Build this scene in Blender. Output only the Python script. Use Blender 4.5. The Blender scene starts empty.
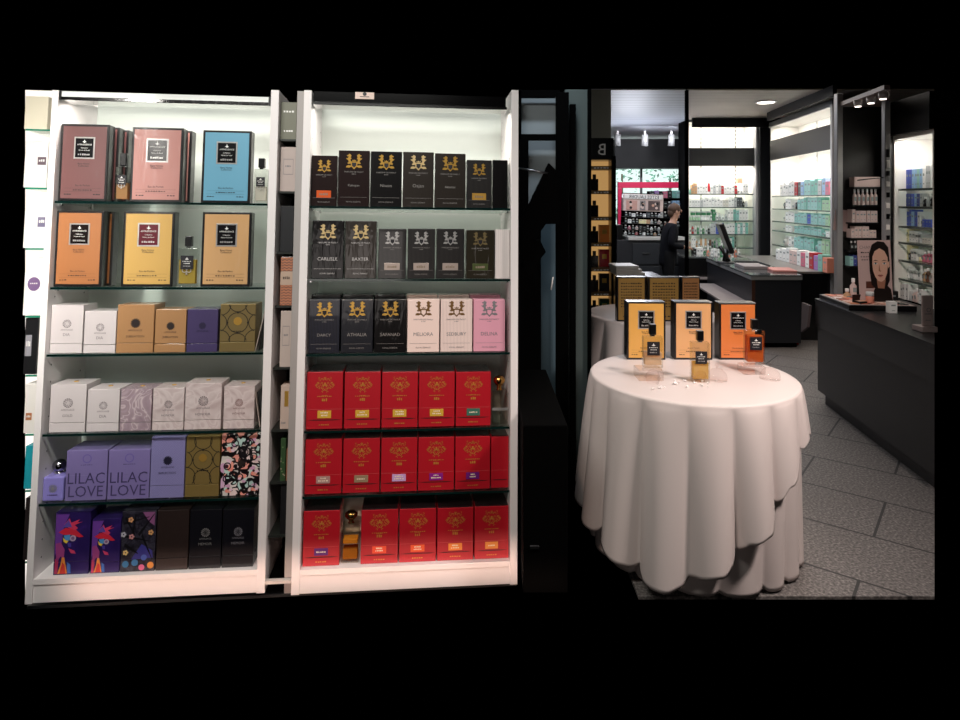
import bpy, bmesh, math, random
from mathutils import Matrix, Vector
R = math.radians
rnd = random.Random(7)
SC = bpy.context.scene
COL = SC.collection
F0 = 650.0                                   # focal length in pixels of the 960x720 frame
CAM = Vector((0, 0, 1.5))
I4 = Matrix.Identity(4)
def T(x, y, z): return Matrix.Translation((x, y, z))
def RZ(d): return Matrix.Rotation(R(d), 4, 'Z')
def RX(d): return Matrix.Rotation(R(d), 4, 'X')
def RY(d): return Matrix.Rotation(R(d), 4, 'Y')

# ---------------------------------------------------------------- materials
def lin(h):
    h = h.lstrip('#'); out = []
    for i in (0, 2, 4):
        c = int(h[i:i+2], 16) / 255
        out.append(c / 12.92 if c <= .04045 else ((c + .055) / 1.055) ** 2.4)
    return (*out, 1)
MATS = {}
def nt_new(name):
    m = bpy.data.materials.new(name); m.use_nodes = True
    nt = m.node_tree
    for n in list(nt.nodes): nt.nodes.remove(n)
    return m, nt, nt.nodes.new('ShaderNodeOutputMaterial')
def pbr(name, hexc, rough=.5, metal=0, coat=0, wrap=0, spec=.5, noise=0, nscale=60, emit=None, estr=0):
    if name in MATS: return MATS[name]
    m, nt, out = nt_new(name)
    b = nt.nodes.new('ShaderNodeBsdfPrincipled'); nt.links.new(b.outputs[0], out.inputs[0])
    b.inputs['Base Color'].default_value = lin(hexc); b.inputs['Roughness'].default_value = rough
    b.inputs['Metallic'].default_value = metal; b.inputs['Specular IOR Level'].default_value = spec
    b.inputs['Coat Weight'].default_value = coat; b.inputs['Coat Roughness'].default_value = .08
    if emit: b.inputs['Emission Color'].default_value = lin(emit); b.inputs['Emission Strength'].default_value = estr
    tc = nt.nodes.new('ShaderNodeTexCoord')
    if noise:
        n = nt.nodes.new('ShaderNodeTexNoise'); n.inputs['Scale'].default_value = nscale; n.inputs['Detail'].default_value = 4
        nt.links.new(tc.outputs['Object'], n.inputs['Vector'])
        mx = nt.nodes.new('ShaderNodeMix'); mx.data_type = 'RGBA'; mx.blend_type = 'MULTIPLY'; mx.inputs[0].default_value = noise
        mx.inputs[6].default_value = lin(hexc); nt.links.new(n.outputs['Fac'], mx.inputs[7]); nt.links.new(mx.outputs[2], b.inputs['Base Color'])
    if wrap:                                  # crinkled clear film: fine bump on the coat only
        mp = nt.nodes.new('ShaderNodeMapping'); mp.inputs['Scale'].default_value = (34, 34, 9); mp.inputs['Rotation'].default_value = (0, .6, 0)
        nt.links.new(tc.outputs['Object'], mp.inputs[0])
        n = nt.nodes.new('ShaderNodeTexNoise'); n.inputs['Scale'].default_value = 1.0; n.inputs['Detail'].default_value = 2; n.inputs['Distortion'].default_value = 1.2
        nt.links.new(mp.outputs[0], n.inputs['Vector'])
        bp = nt.nodes.new('ShaderNodeBump'); bp.inputs['Strength'].default_value = wrap; bp.inputs['Distance'].default_value = .01
        nt.links.new(n.outputs['Fac'], bp.inputs['Height']); nt.links.new(bp.outputs[0], b.inputs['Coat Normal'])
    MATS[name] = m; return m
def emis(name, hexc, s):
    if name in MATS: return MATS[name]
    m, nt, out = nt_new(name); e = nt.nodes.new('ShaderNodeEmission')
    e.inputs[0].default_value = lin(hexc); e.inputs[1].default_value = s; nt.links.new(e.outputs[0], out.inputs[0]); MATS[name] = m; return m
def glass(name, hexc, ior=1.45, rough=.02, base=.04):
    if name in MATS: return MATS[name]
    m, nt, out = nt_new(name)
    t = nt.nodes.new('ShaderNodeBsdfTransparent'); t.inputs[0].default_value = lin(hexc)
    g = nt.nodes.new('ShaderNodeBsdfGlossy'); g.inputs['Roughness'].default_value = rough
    f = nt.nodes.new('ShaderNodeLayerWeight'); f.inputs[0].default_value = .5
    pw = mth(nt, 'MULTIPLY', mth(nt, 'POWER', f.outputs['Facing'], 4.0), .9*(ior - 1))
    a = nt.nodes.new('ShaderNodeMath'); a.operation = 'ADD'; a.inputs[1].default_value = base; a.use_clamp = True
    mx = nt.nodes.new('ShaderNodeMixShader')
    nt.links.new(pw, a.inputs[0]); nt.links.new(a.outputs[0], mx.inputs[0]); nt.links.new(t.outputs[0], mx.inputs[1]); nt.links.new(g.outputs[0], mx.inputs[2])
    nt.links.new(mx.outputs[0], out.inputs[0]); MATS[name] = m; return m
def pattern(name, build, rough=.35, coat=.5, metal=0):
    """principled material whose base colour comes from build(nt, object_coords)."""
    if name in MATS: return MATS[name]
    m, nt, out = nt_new(name)
    b = nt.nodes.new('ShaderNodeBsdfPrincipled'); nt.links.new(b.outputs[0], out.inputs[0])
    b.inputs['Roughness'].default_value = rough; b.inputs['Coat Weight'].default_value = coat; b.inputs['Metallic'].default_value = metal
    tc = nt.nodes.new('ShaderNodeTexCoord')
    nt.links.new(build(nt, tc.outputs['Object']), b.inputs['Base Color']); MATS[name] = m; return m
def mth(nt, op, a, b=None):
    n = nt.nodes.new('ShaderNodeMath'); n.operation = op
    for i, v in enumerate((a, b)):
        if v is None: continue
        if isinstance(v, (int, float)): n.inputs[i].default_value = v
        else: nt.links.new(v, n.inputs[i])
    return n.outputs[0]
def xyz(nt, co):
    s = nt.nodes.new('ShaderNodeSeparateXYZ'); nt.links.new(co, s.inputs[0]); return s.outputs
def ramp(nt, fac, stops, const=False):
    r = nt.nodes.new('ShaderNodeValToRGB'); e = r.color_ramp.elements
    if const: r.color_ramp.interpolation = 'CONSTANT'
    e[0].position, e[0].color = stops[0][0], lin(stops[0][1]); e[1].position, e[1].color = stops[-1][0], lin(stops[-1][1])
    for p, c in stops[1:-1]:
        k = e.new(p); k.color = lin(c)
    nt.links.new(fac, r.inputs[0]); return r.outputs[0]
def stripes(base, line, k, duty=.75):
    def b(nt, co):
        s = xyz(nt, co); w = mth(nt, 'FRACT', mth(nt, 'MULTIPLY', s[0], k))
        return ramp(nt, w, [(0, base), (duty, line)], True)
    return b
def dots(base, dot, k, thr=.55):
    def b(nt, co):
        s = xyz(nt, co)
        p = mth(nt, 'MULTIPLY', mth(nt, 'SINE', mth(nt, 'MULTIPLY', s[0], k)), mth(nt, 'SINE', mth(nt, 'MULTIPLY', s[2], k)))
        return ramp(nt, p, [(0, base), (thr, dot)], True)
    return b
def swirl(cols, scale, dist=3, line=None, vor=False):
    def b(nt, co):
        n = nt.nodes.new('ShaderNodeTexNoise'); n.inputs['Scale'].default_value = scale; n.inputs['Detail'].default_value = 1.5; n.inputs['Distortion'].default_value = dist
        nt.links.new(co, n.inputs['Vector'])
        return ramp(nt, n.outputs['Fac'], cols, vor)
    return b

# ---------------------------------------------------------------- mesh builder
TXT = {}
def text_mesh(s):
    if s in TXT: return TXT[s]
    cu = bpy.data.curves.new('lettering', 'FONT'); cu.body = s; cu.size = 1; cu.resolution_u = 2; cu.align_x = 'CENTER'
    o = bpy.data.objects.new('lettering', cu); COL.objects.link(o)
    dg = bpy.context.evaluated_depsgraph_get(); me = o.evaluated_get(dg).to_mesh()
    v = [tuple(p.co) for p in me.vertices]; f = [tuple(p.vertices) for p in me.polygons]
    o.evaluated_get(dg).to_mesh_clear(); bpy.data.objects.remove(o); bpy.data.curves.remove(cu)
    xs = [p[0] for p in v]; c = (min(xs) + max(xs)) / 2
    v = [(p[0] - c, p[1]) for p in v]
    TXT[s] = (v, f, max(xs) - min(xs), max(p[1] for p in v)); return TXT[s]
BEV = {}
class MB:
    def __init__(s): s.v = []; s.f = []; s.m = []; s.sm = []; s.mats = []
    def mi(s, mat):
        if mat not in s.mats: s.mats.append(mat)
        return s.mats.index(mat)
    def add(s, v, f, mat, M=None, smooth=False):
        k = len(s.v); i = s.mi(mat)
        s.v += [tuple(M @ Vector(p)) if M is not None else tuple(p) for p in v]
        for q in f: s.f.append(tuple(a + k for a in q)); s.m.append(i); s.sm.append(smooth)
        return s
    def box(s, x0, x1, y0, y1, z0, z1, mat, bev=0, M=None, seg=2):
        if bev <= 0:
            v = [(x, y, z) for z in (z0, z1) for y in (y0, y1) for x in (x0, x1)]
            return s.add(v, [(0, 2, 3, 1), (4, 5, 7, 6), (0, 1, 5, 4), (2, 6, 7, 3), (0, 4, 6, 2), (1, 3, 7, 5)], mat, M)
        bm = bmesh.new(); bmesh.ops.create_cube(bm, size=1)
        bmesh.ops.scale(bm, vec=(x1-x0, y1-y0, z1-z0), verts=bm.verts)
        bmesh.ops.translate(bm, vec=((x0+x1)/2, (y0+y1)/2, (z0+z1)/2), verts=bm.verts)
        bmesh.ops.bevel(bm, geom=bm.edges[:], offset=bev, segments=seg, affect='EDGES', profile=.5)
        bm.verts.index_update(); v = [tuple(p.co) for p in bm.verts]; f = [tuple(q.index for q in p.verts) for p in bm.faces]; bm.free()
        return s.add(v, f, mat, M)
    def poly(s, pts, y, mat, M=None, th=.0006):           # flat print standing off a front face at local y
        n = len(pts)
        a = sum(pts[i][0] * pts[(i+1) % n][1] - pts[(i+1) % n][0] * pts[i][1] for i in range(n))
        if a < 0: pts = pts[::-1]
        return s.add([(p[0], y - th, p[1]) for p in pts], [tuple(range(n))], mat, M)
    def rect(s, x0, x1, z0, z1, y, mat, M=None, th=.0006): return s.poly([(x0, z0), (x1, z0), (x1, z1), (x0, z1)], y, mat, M, th)
    def disc(s, cx, cz, r, y, mat, n=20, rx=None, M=None, th=.0006):
        return s.poly([(cx + (rx or r) * math.cos(2*math.pi*i/n), cz + r * math.sin(2*math.pi*i/n)) for i in range(n)], y, mat, M, th)
    def ring(s, cx, cz, r, w, y, mat, n=28, M=None, th=.0006, clip=None):
        for i in range(n):
            q = []
            for rr, k in ((r, i), (r, i+1), (r-w, i+1), (r-w, i)):
                a = 2*math.pi*k/n; q.append((cx + rr*math.cos(a), cz + rr*math.sin(a)))
            if clip and any(p[0] < clip[0] or p[0] > clip[1] or p[1] < clip[2] or p[1] > clip[3] for p in q): continue
            s.poly(q, y, mat, M, th)
        return s
    def text(s, t, cx, z, y, mat, width=None, height=None, flip=False, M=None, th=.0007):
        v, f, w, h = text_mesh(t)
        sx = width / w if width else height / h; sz = height / h if height else sx
        k = -1 if flip else 1
        return s.add([(cx + k * p[0] * sx, y - th, z + p[1] * sz) for p in v], f, mat, M)
    def scribble(s, cx, z, w, h, y, mat, n=5, M=None, seed=0):   # a line of lettering too small to read
        r_ = random.Random(seed * 31 + int(w * 1e4)); x = cx - w/2; st = w / n
        for i in range(n):
            s.rect(x + st*.08, x + st*(.6 + .35*r_.random()), z, z + h*(.7 + .3*r_.random()), y, mat, M); x += st
        return s
    def lathe(s, prof, mat, M=None, n=24, smooth=True):
        v = []; f = []
        for r, z in prof:
            for i in range(n): a = 2*math.pi*i/n; v.append((r*math.cos(a), r*math.sin(a), z))
        for j in range(len(prof)-1):
            for i in range(n): f.append((j*n+i, j*n+(i+1) % n, (j+1)*n+(i+1) % n, (j+1)*n+i))
        f.append(tuple(range(n))[::-1]); k = (len(prof)-1)*n; f.append(tuple(range(k, k+n)))
        return s.add(v, f, mat, M, smooth)
    def ball(s, c, r, mat, sq=(1, 1, 1), n=14, M=None):
        prof = [(max(r*math.sin(math.pi*j/10), 1e-4), -r*math.cos(math.pi*j/10)) for j in range(11)]
        m2 = T(*c) @ Matrix.Diagonal((*sq, 1))
        return s.lathe(prof, mat, (M @ m2) if M is not None else m2, n)
    def tube(s, p, q, r, mat, n=10, r2=None):
        p, q = Vector(p), Vector(q); d = q - p; L = d.length
        return s.lathe([(r, 0), (r2 if r2 is not None else r, L)], mat, T(*p) @ d.to_track_quat('Z', 'Y').to_matrix().to_4x4(), n)
    def mesh(s, name):
        me = bpy.data.meshes.new(name); me.from_pydata(s.v, [], s.f)
        for m in s.mats: me.materials.append(m)
        me.polygons.foreach_set('material_index', s.m); me.polygons.foreach_set('use_smooth', s.sm); me.update()
        return me
    def build(s, name, parent=None, F=I4, pos=(0, 0, 0), rz=0, label=None):
        o = bpy.data.objects.new(name, s.mesh(name)); COL.objects.link(o)
        if parent is not None: o.parent = parent; o.location = pos; o.rotation_euler = (0, 0, R(rz))
        else: o.matrix_world = F @ T(*pos) @ RZ(rz)
        if label: o['label'] = label
        return o
def tag(o, label, cat, group=None, kind=None):
    if label: o['label'] = label
    if cat: o['category'] = cat
    if group: o['group'] = group
    if kind: o['kind'] = kind
    return o
def thing(name, label, cat, F=I4, pos=(0, 0, 0), rz=0, group=None, M=None):
    o = bpy.data.objects.new(name, None); COL.objects.link(o); o.empty_display_size = .05
    o.matrix_world = F @ T(*pos) @ RZ(rz) if M is None else M
    return tag(o, label, cat, group)
def struct(o): o['kind'] = 'structure'; return o
def at(u, v, Y): return Vector(((u-480)/F0*Y, Y, 1.5-(v-200)/F0*Y))
def P(F, u, v, yl=0.0):                       # where the sight line through a pixel meets the local plane y = yl of a frame
    inv = F.inverted(); c = inv @ CAM; d = inv.to_3x3() @ Vector(((u-480)/F0, 1, (200-v)/F0))
    t = (yl - c.y) / d.y; q = c + d*t; return q.x, q.z

def juice(name, hexc, k=.5):                # coloured liquid: part clear, part milky
    if name in MATS: return MATS[name]
    m, nt, out = nt_new(name)
    t = nt.nodes.new('ShaderNodeBsdfTransparent'); t.inputs[0].default_value = lin(hexc)
    d = nt.nodes.new('ShaderNodeBsdfDiffuse'); d.inputs[0].default_value = lin(hexc)
    mx = nt.nodes.new('ShaderNodeMixShader'); mx.inputs[0].default_value = k
    nt.links.new(t.outputs[0], mx.inputs[1]); nt.links.new(d.outputs[0], mx.inputs[2]); nt.links.new(mx.outputs[0], out.inputs[0]); MATS[name] = m; return m
# ---------------------------------------------------------------- camera
cam = bpy.data.cameras.new('camera'); co = bpy.data.objects.new('camera', cam); COL.objects.link(co)
co.location = CAM; co.rotation_euler = (R(90), 0, 0); cam.sensor_width = 36; cam.lens = F0 / 960 * 36; cam.shift_y = -160 / 960; cam.clip_start = .05
SC.camera = co
w = bpy.data.worlds.new('night'); SC.world = w; w.use_nodes = True
w.node_tree.nodes['Background'].inputs[0].default_value = (0, 0, 0, 1); w.node_tree.nodes['Background'].inputs[1].default_value = 0
SC.view_settings.view_transform = 'Standard'; SC.view_settings.look = 'None'; SC.view_settings.gamma = 1; SC.view_settings.exposure = 0
SC.view_settings.use_curve_mapping = False
SC.cycles.use_denoising = True
SC.cycles.transparent_max_bounces = 24

# ---------------------------------------------------------------- shared materials
WHITE = pbr('white_laminate', '#f2eceb', .35, noise=.06, nscale=4)
BACK = pbr('pale_back_panel', '#d3dad3', .4)
CHROME = pbr('chrome', '#d8d8d8', .12, 1)
POSTM = pbr('post_steel', '#a2a3a5', .4, .35)
STEEL = pbr('brushed_steel', '#8d8f92', .3, 1)
SILVER = pbr('silver_print', '#c8c6c4', .3, .7)
BLACK = pbr('black_lacquer', '#0b0b0d', .3, coat=.3)
MATT = pbr('matt_black', '#030303', .8, spec=.03)
INK = pbr('black_ink', '#15131a', .5)
PAPER = pbr('white_print', '#e8e6e2', .5)
GOLD = pbr('gold_print', '#d6a850', .3, .65)
PGOLD = pbr('pale_gold_print', '#dcc08a', .35, .4)
GL = glass('clear_glass', '#f6fbf9', base=.02)
GEDGE = pbr('green_glass_edge', '#06211f', .15, coat=.5)
HOLE = pbr('peg_hole', '#3a3a3a', .8)
# ================================================================ THE PERFUME SHELVES
LF = T(-1.693, 2.43, .0) @ RZ(6) @ RX(-4) @ RY(.8)          # the shelving's own frame: x along it, y into it, z up
YB = .03                                                      # cartons stand this far behind the shelf edge
DEP = .34
def avgx(ut, ub, y=0): return (P(LF, ut, 100, y)[0] + P(LF, ub, 590, y)[0]) / 2
def zat(u, v, y=0): return P(LF, u, v, y)[1]

def shelving(label, xl0, xl1, xr0, xr1, ztop, ztr, zbot, zbase, shelves):
    t = thing('shelving_unit', label, 'shelves', LF, (0, 0, 0))
    for nm, a, b, s in (('side_panel', xl0, xl1, 1), ('side_panel', xr0, xr1, -1)):
        m = MB(); m.box(a, b, 0, DEP, zbot, ztop if s > 0 else ztr, WHITE, .0015)
        x = b if s > 0 else a
        z = zbase + .06
        while z < ztop - .03:                                # drilled peg holes on the inner face
            for y in (.05, DEP - .06):
                v = [(x + s*.0006, y + .0035*math.cos(k*math.pi/4), z + .0035*math.sin(k*math.pi/4)) for k in range(8)]
                m.add(v, [tuple(range(8))], HOLE)
            z += .066
        m.build(nm, t)
    MB().box(xl1, xr0, DEP - .018, DEP, zbot, zat(165 if xl0 < .5 else 410, 95.5, DEP), BACK).build('back_panel', t)
    MB().box(xl1, xr0, .004, DEP - .02, zbase - .022, zbase - .0006, WHITE, .001).build('base_board', t)
    MB().box(xl1, xr0, .008, .024, zbot, zbase - .0225, WHITE, .001).build('plinth', t)
    for z in shelves:
        m = MB(); m.box(xl1 + .002, xr0 - .002, .01, DEP - .03, z - .009, z - .0006, GL)
        m.box(xl1 + .002, xr0 - .002, .0085, .0105, z - .0092, z - .0004, GEDGE)
        m.build('glass_shelf', t)
        for x in (xl1 + .006, xr0 - .006):
            for y in (.05, DEP - .06): MB().box(x - .005, x + .005, y - .006, y + .006, z - .017, z - .0095, CHROME, .001).build('shelf_support', t)
    return t

# measured edges of the two units
LX = [avgx(50, 27), avgx(56.5, 34), avgx(271.5, 255.5), avgx(281.5, 262)]
RXs = [avgx(300, 295), avgx(309, 302), avgx(509, 512.5), avgx(518, 518)]
LZ = dict(top=zat(53, 90), top2=zat(277, 90), bot=zat(145, 599), base=zat(145, 575))
RZs = dict(top=zat(304, 90), top2=zat(514, 90), bot=zat(405, 590), base=zat(405, 566))
LS = [zat(165, v) for v in (202, 287.3, 353.6, 432.3, 500.8)]
RS = [zat(410, v) for v in (207, 279, 353.5, 429.3, 494)]
ul = shelving('white shelving unit on the left with mixed colourful perfume boxes', *LX, LZ['top'], LZ['top2'], LZ['bot'], LZ['base'], LS)
ur = shelving('white shelving unit on the right with black and red perfume boxes', *RXs, RZs['top'], RZs['top2'], RZs['bot'], RZs['base'], RS)
# header boxes at the head of each unit
zh = zat(165, 102.5)
m = MB(); m.box(LX[1] + .004, LX[2] - .004, .012, .10, zh + .015, LZ['top'], pbr('header_white', '#eef1ee', .25, coat=.4), .001); m.build('header_box', ul)
m = MB(); m.box(LX[1] + .004, LX[2] - .004,   .006, .10, zh, zh + .0145, CHROME, .002)
for k in range(9): m.box(LX[2] - .40 + k*.045, LX[2] - .385 + k*.045, .0045, .0075, zh + .003, zh + .012, BLACK)
m.build('header_trim', ul)
MB().box(LX[1], LX[1] + .006, .004, .012, zh, LZ['top'], BLACK).build('header_edge', ul)
MB().box(LX[2] - .01, LX[2] - .001, .004, .012, zh, LZ['top'], BLACK).build('header_edge', ul)
zr = zat(410, 107)
m = MB(); m.box(RXs[1] + .006, RXs[2] - .022, .012, .10, zr + .014, RZs['top'], pbr('header_gloss_black', '#030304', .18, spec=.25), .001); m.build('header_box', ur)
m = MB(); m.box(RXs[1] + .004, RXs[2] - .018, .006, .10, zr, zr + .0135, CHROME, .002); m.build('header_trim', ur)
x0, z0 = P(LF, 355, 97); x1, _ = P(LF, 374, 97)
m = MB(); m.box(x0, x1, .006, .0118, z0 - .006, RZs['top'], pbr('pale_card', '#e9cfc2', .5)); m.disc((x0+x1)/2, z0 + .015, .008, .0058, INK); m.rect(x0+.02, x1-.02, z0+.002, z0+.005, .0058, INK); m.build('card', ur)

# ---------------------------------------------------------------- printed motifs
SUN_OUT = [(math.cos(2*math.pi*k/14), math.sin(2*math.pi*k/14)) for k in range(14)]
def sun_emblem(m, cx, cz, r, mat, y=0, solid=False):
    for c, s in SUN_OUT: m.disc(cx + c*r*.86, cz + s*r*.86, r*.15, y, mat, 8)
    if solid: m.disc(cx, cz, r*.78, y, mat, 20)
    else:
        m.ring(cx, cz, r*.66, r*.09, y, mat, 20)
        for c, s in SUN_OUT[::2]: m.poly([(cx + c*r*.5 - s*r*.07, cz + s*r*.5 + c*r*.07), (cx + c*r*.12, cz + s*r*.12), (cx + c*r*.5 + s*r*.07, cz + s*r*.5 - c*r*.07)], y, mat)
HORSE = [(-.10, .40), (-.20, .50), (-.24, .62), (-.16, .70), (-.22, .76), (-.17, .90), (-.24, .96), (-.32, 1.0), (-.36, .92), (-.46, .90), (-.44, .84), (-.34, .82), (-.40, .70), (-.50, .72), (-.46, .64), (-.36, .58), (-.34, .46), (-.42, .40), (-.36, .34), (-.22, .36)]
SCROLL = [(-.5, .12), (-.46, .22), (-.36, .26), (-.12, .22), (-.08, .14), (-.2, .15), (-.3, .10)]
def horse_emblem(m, cx, cz, w, mat, dark, y=0):
    h = w * .98
    for k in (1, -1):
        for sh in (HORSE, SCROLL): m.poly([(cx + k*a*w, cz + b*h) for a, b in sh], y, mat)
    m.poly([(cx + a*w, cz + b*h) for a, b in ((-.2, .5), (.2, .5), (.2, .22), (0, 0), (-.2, .22))], y, mat)
    m.poly([(cx + a*w, cz + b*h) for a, b in ((-.13, .43), (.13, .43), (.13, .25), (0, .1), (-.13, .25))], y, dark, th=.001)
    m.poly([(cx + a*w, cz + b*h) for a, b in ((-.14, .62), (-.05, .56), (0, .64), (.05, .56), (.14, .62), (.1, .52), (-.1, .52))], y, mat)
def crest(m, cx, cz, w, mat, y=0):
    r_ = random.Random(3)
    def curl(a, b, q, an, n=5):
        for k in range(n):
            t0, t1 = an + k*.8, an + (k+1)*.8; p = []
            for t, rr in ((t0, q), (t1, q), (t1, q*.62), (t0, q*.62)): p.append((cx + a*w + rr*w*math.cos(t), cz + b*w + rr*w*math.sin(t)))
            m.poly(p, y, mat)
    for i in range(46):                                     # scrolls of the mantling, mirrored left and right
        a, b = r_.uniform(.0, .5), r_.uniform(-.5, .52)
        if (a/.5)**2 + ((b + .02)/.54)**2 > 1 or (b < -.25 and a > .3): continue
        q, an = r_.uniform(.035, .075), r_.uniform(0, 6)
        curl(a, b, q, an); curl(-a, b, q, math.pi - an - 4.0)
    m.poly([(cx + a*w, cz + b*w) for a, b in ((-.05, .12), (.05, .12), (.05, -.02), (0, -.09), (-.05, -.02))], y, mat, th=.001)
    m.scribble(cx, cz - w*.66, w*.36, w*.05, y, mat, 4)
# ---------------------------------------------------------------- carton kinds
def span(F, u0, u1, vt, zs, y):
    vm = vt + 25; x0 = P(F, u0, vm, y)[0]; x1 = P(F, u1, vm, y)[0]
    lo, hi = (LX[1], LX[2]) if u0 < 285 else (RXs[1], RXs[2]); x0 = max(x0, lo + .0005); x1 = min(x1, hi - .0005); z = P(F, (u0+u1)/2, vt, y)[1]
    return (x0 + x1)/2, (x1 - x0) - .0025, z - zs
def plate(t, w, h, dark='#0e0d11', text=True, k=1.0):
    """square dark maker's label in a silver border"""
    m = MB(); s = w*.43*k; cz = h*.69
    m.box(-s/2, s/2, -.0016, -.0002, cz - s*.56, cz + s*.56, SILVER, .0004)
    m.rect(-s*.43, s*.43, cz - s*.49, cz + s*.49, -.0016, pbr('label_' + dark[1:], dark, .25, coat=.5))
    y = -.0022
    m.poly([(0, cz + s*.44), (s*.03, cz + s*.34), (s*.1, cz + s*.31), (s*.03, cz + s*.28), (0, cz + s*.24), (-s*.03, cz + s*.28), (-s*.1, cz + s*.31), (-s*.03, cz + s*.34)], y, PAPER)
    m.text('AFFINESSENCE', 0, cz + s*.13, y, PAPER, s*.7)
    m.text('Collection', 0, cz - s*.03, y, PAPER, s*.34); m.text('Notes de Fond', 0, cz - s*.15, y, PAPER, s*.52)
    m.scribble(0, cz - s*.38, s*.6, s*.09, y, SILVER, 6)
    return m.build('label_plate', t)
def big_carton(F, pos, rz, w, h, d, hexc, label, cat='box', group=None, dark='#0e0d11', back=False, wrap=.25):
    t = thing('perfume_box', label, cat, F, pos, rz, group)
    MB().box(-w/2, w/2, 0, d, 0, h, pbr('black_carton', '#0a080a', .35, coat=.5, wrap=.3), .003).build('case', t)
    m = MB(); a, b = w/2*.9, .035*h; fm = pbr('card_' + hexc[1:], hexc, .45, coat=.45, wrap=wrap)
    m.box(-a, a, -.0012, .002, b, h - b*.9, fm, .0006)
    if back:
        for i in range(9): m.scribble(0, h*(.84 - i*.065), w*.74, h*.03, -.0012, pbr('brown_ink', '#3b260f', .6), 9, seed=i)
        m.scribble(0, h*.1, w*.6, h*.03, -.0012, INK, 6); m.build('back_print', t); return t
    m.text('Base Notes', 0, h*.475, -.0012, INK, w*.24); m.text('Collection', 0, h*.447, -.0012, INK, w*.22)
    m.text('Eau de Parfum', 0, h*.195, -.0012, INK, w*.3)
    m.rect(-a*.86, a*.86, h*.168, h*.1695, -.0012, INK); m.rect(-a*.86, a*.86, h*.124, h*.1255, -.0012, INK)
    m.scribble(0, h*.14, w*.4, h*.013, -.0012, INK, 8); m.scribble(-w*.3, h*.083, w*.16, h*.014, -.0012, INK, 3); m.scribble(w*.3, h*.083, w*.16, h*.014, -.0012, INK, 3)
    m.build('front_panel', t); plate(t, w, h, dark); return t
def flacon(F, pos, rz, w, h, d, capw, body_h, liquid, label, group=None, fill=.62, plate_on=True, curl=True):
    """square clear bottle with a tall black cap and dark label"""
    t = thing('perfume_bottle', label, 'bottle', F, pos, rz, group)
    MB().box(-w/2, w/2, 0, d, 0, body_h, glass('flacon_glass', '#f6f7f5', 1.9, .08, base=.07), .003).build('glass_body', t)
    MB().box(-w/2 + .005, w/2 - .005, .005, d - .005, .012, body_h*fill, juice('juice_' + liquid[1:], liquid), .002).build('liquid', t)
    MB().box(-capw*.32, capw*.32, d*.3, d*.7, body_h + .0003, body_h + .006, CHROME, .001).build('collar', t)
    MB().box(-capw/2, capw/2, d/2 - capw/2, d/2 + capw/2, body_h + .0065, h, BLACK, .002).build('cap', t)
    m = MB(); s = w*.66; cz = body_h*.63
    m.box(-s/2, s/2, -.0014, -.0002, cz - s*.55, cz + s*.55, INK, .0004); y = -.0015
    m.poly([(0, cz + s*.44), (s*.05, cz + s*.3), (s*.16, cz + s*.25), (0, cz + s*.2), (-s*.16, cz + s*.25), (-s*.05, cz + s*.3)], y, PAPER)
    m.scribble(0, cz + s*.05, s*.7, s*.07, y, PAPER, 6); m.scribble(0, cz - s*.12, s*.5, s*.07, y, PAPER, 5); m.scribble(0, cz - s*.35, s*.6, s*.09, y, SILVER, 5)
    m.build('label_plate', t)
    if curl:
        m = MB(); z = cz - s*.55
        for k in (1, -1): m.ring(k*s*.17, z - s*.1, s*.2, s*.06, -.0004, SILVER, 14)
        m.poly([(0, z - s*.2), (s*.1, z - s*.5), (0, z - s*.42), (-s*.1, z - s*.5)], -.0004, SILVER); m.build('ornament', t)
    return t
def sun_box(F, pos, w, h, d, mat, ink, label, group=None, name='', seam=True, solid=False, er=.14, top=None, button=False, art=None, case_print=True):
    t = thing('perfume_box', label, 'box', F, pos, 0, group)
    zl = h*.2
    m = MB(); m.box(-w/2, w/2, 0, d, 0, zl - .0008 if seam else h*.5, mat, .0012); m.build('base', t)
    m = MB(); m.box(-w/2, w/2, 0, d, zl + .0008 if seam else h*.5, h, mat, .0015)
    if case_print:
        cz = h*.61; sun_emblem(m, 0, cz, w*er, ink, 0, solid); m.text('AMOUAGE', 0, cz - w*er - w*.085, 0, ink, w*.38)
        if name: m.text(name, 0, cz - w*er - w*.26, 0, ink, min(w*.5, w*.07*len(name)))
    if art: art(m, w, h)
    m.build('lid', t)
    if button:
        m = MB(); m.lathe([(.009, 0), (.009, .0015), (.006, .003)], GOLD, T(0, d*.5, h)); m.build('clasp', t)
    return t
def horse_box(F, pos, w, h, d, mat, em, label, name='', script='', platehex=None, pmat=None, small=None, group=None, emdark=INK, plain=False):
    t = thing('perfume_box', label, 'box', F, pos, 0, group)
    m = MB(); m.box(-w/2, w/2, 0, d, 0, h, mat, .002); small = small or em
    if not plain:
        horse_emblem(m, 0, h*.665, w*.52, em, emdark)
        m.text('PARFUMS DE MARLY', 0, h*.605, 0, small, w*.62); m.scribble(0, h*.575, w*.14, h*.012, 0, small, 3)
        if name: m.text(name, 0, h*.31, 0, small, min(w*.62, w*.088*len(name)))
        if script: m.text(script, 0, h*.36, 0, small, w*.36)
        m.rect(-w*.43, w*.43, h*.165, h*.169, 0, small); m.text('ROYAL ESSENCE', 0, h*.075, 0, small, w*.46)
    m.build('carton', t)
    if platehex:
        m = MB(); m.box(-w*.28, w*.28, -.0014, -.0002, h*.17, h*.31, pmat or pbr('plate_' + platehex[1:], platehex, .3, .35), .0005)
        m.scribble(0, h*.215, w*.34, h*.05, -.0014, pbr('plate_ink', '#8a7a68', .5), 5); m.build('name_plate', t)
    return t
RED = pbr('red_carton', '#b01322', .4, coat=.5, wrap=.18)
RINK = pbr('red_gold_foil', '#c98a3c', .35, .3)
RLIN = pbr('red_fold_line', '#d2575a', .4)
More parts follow.
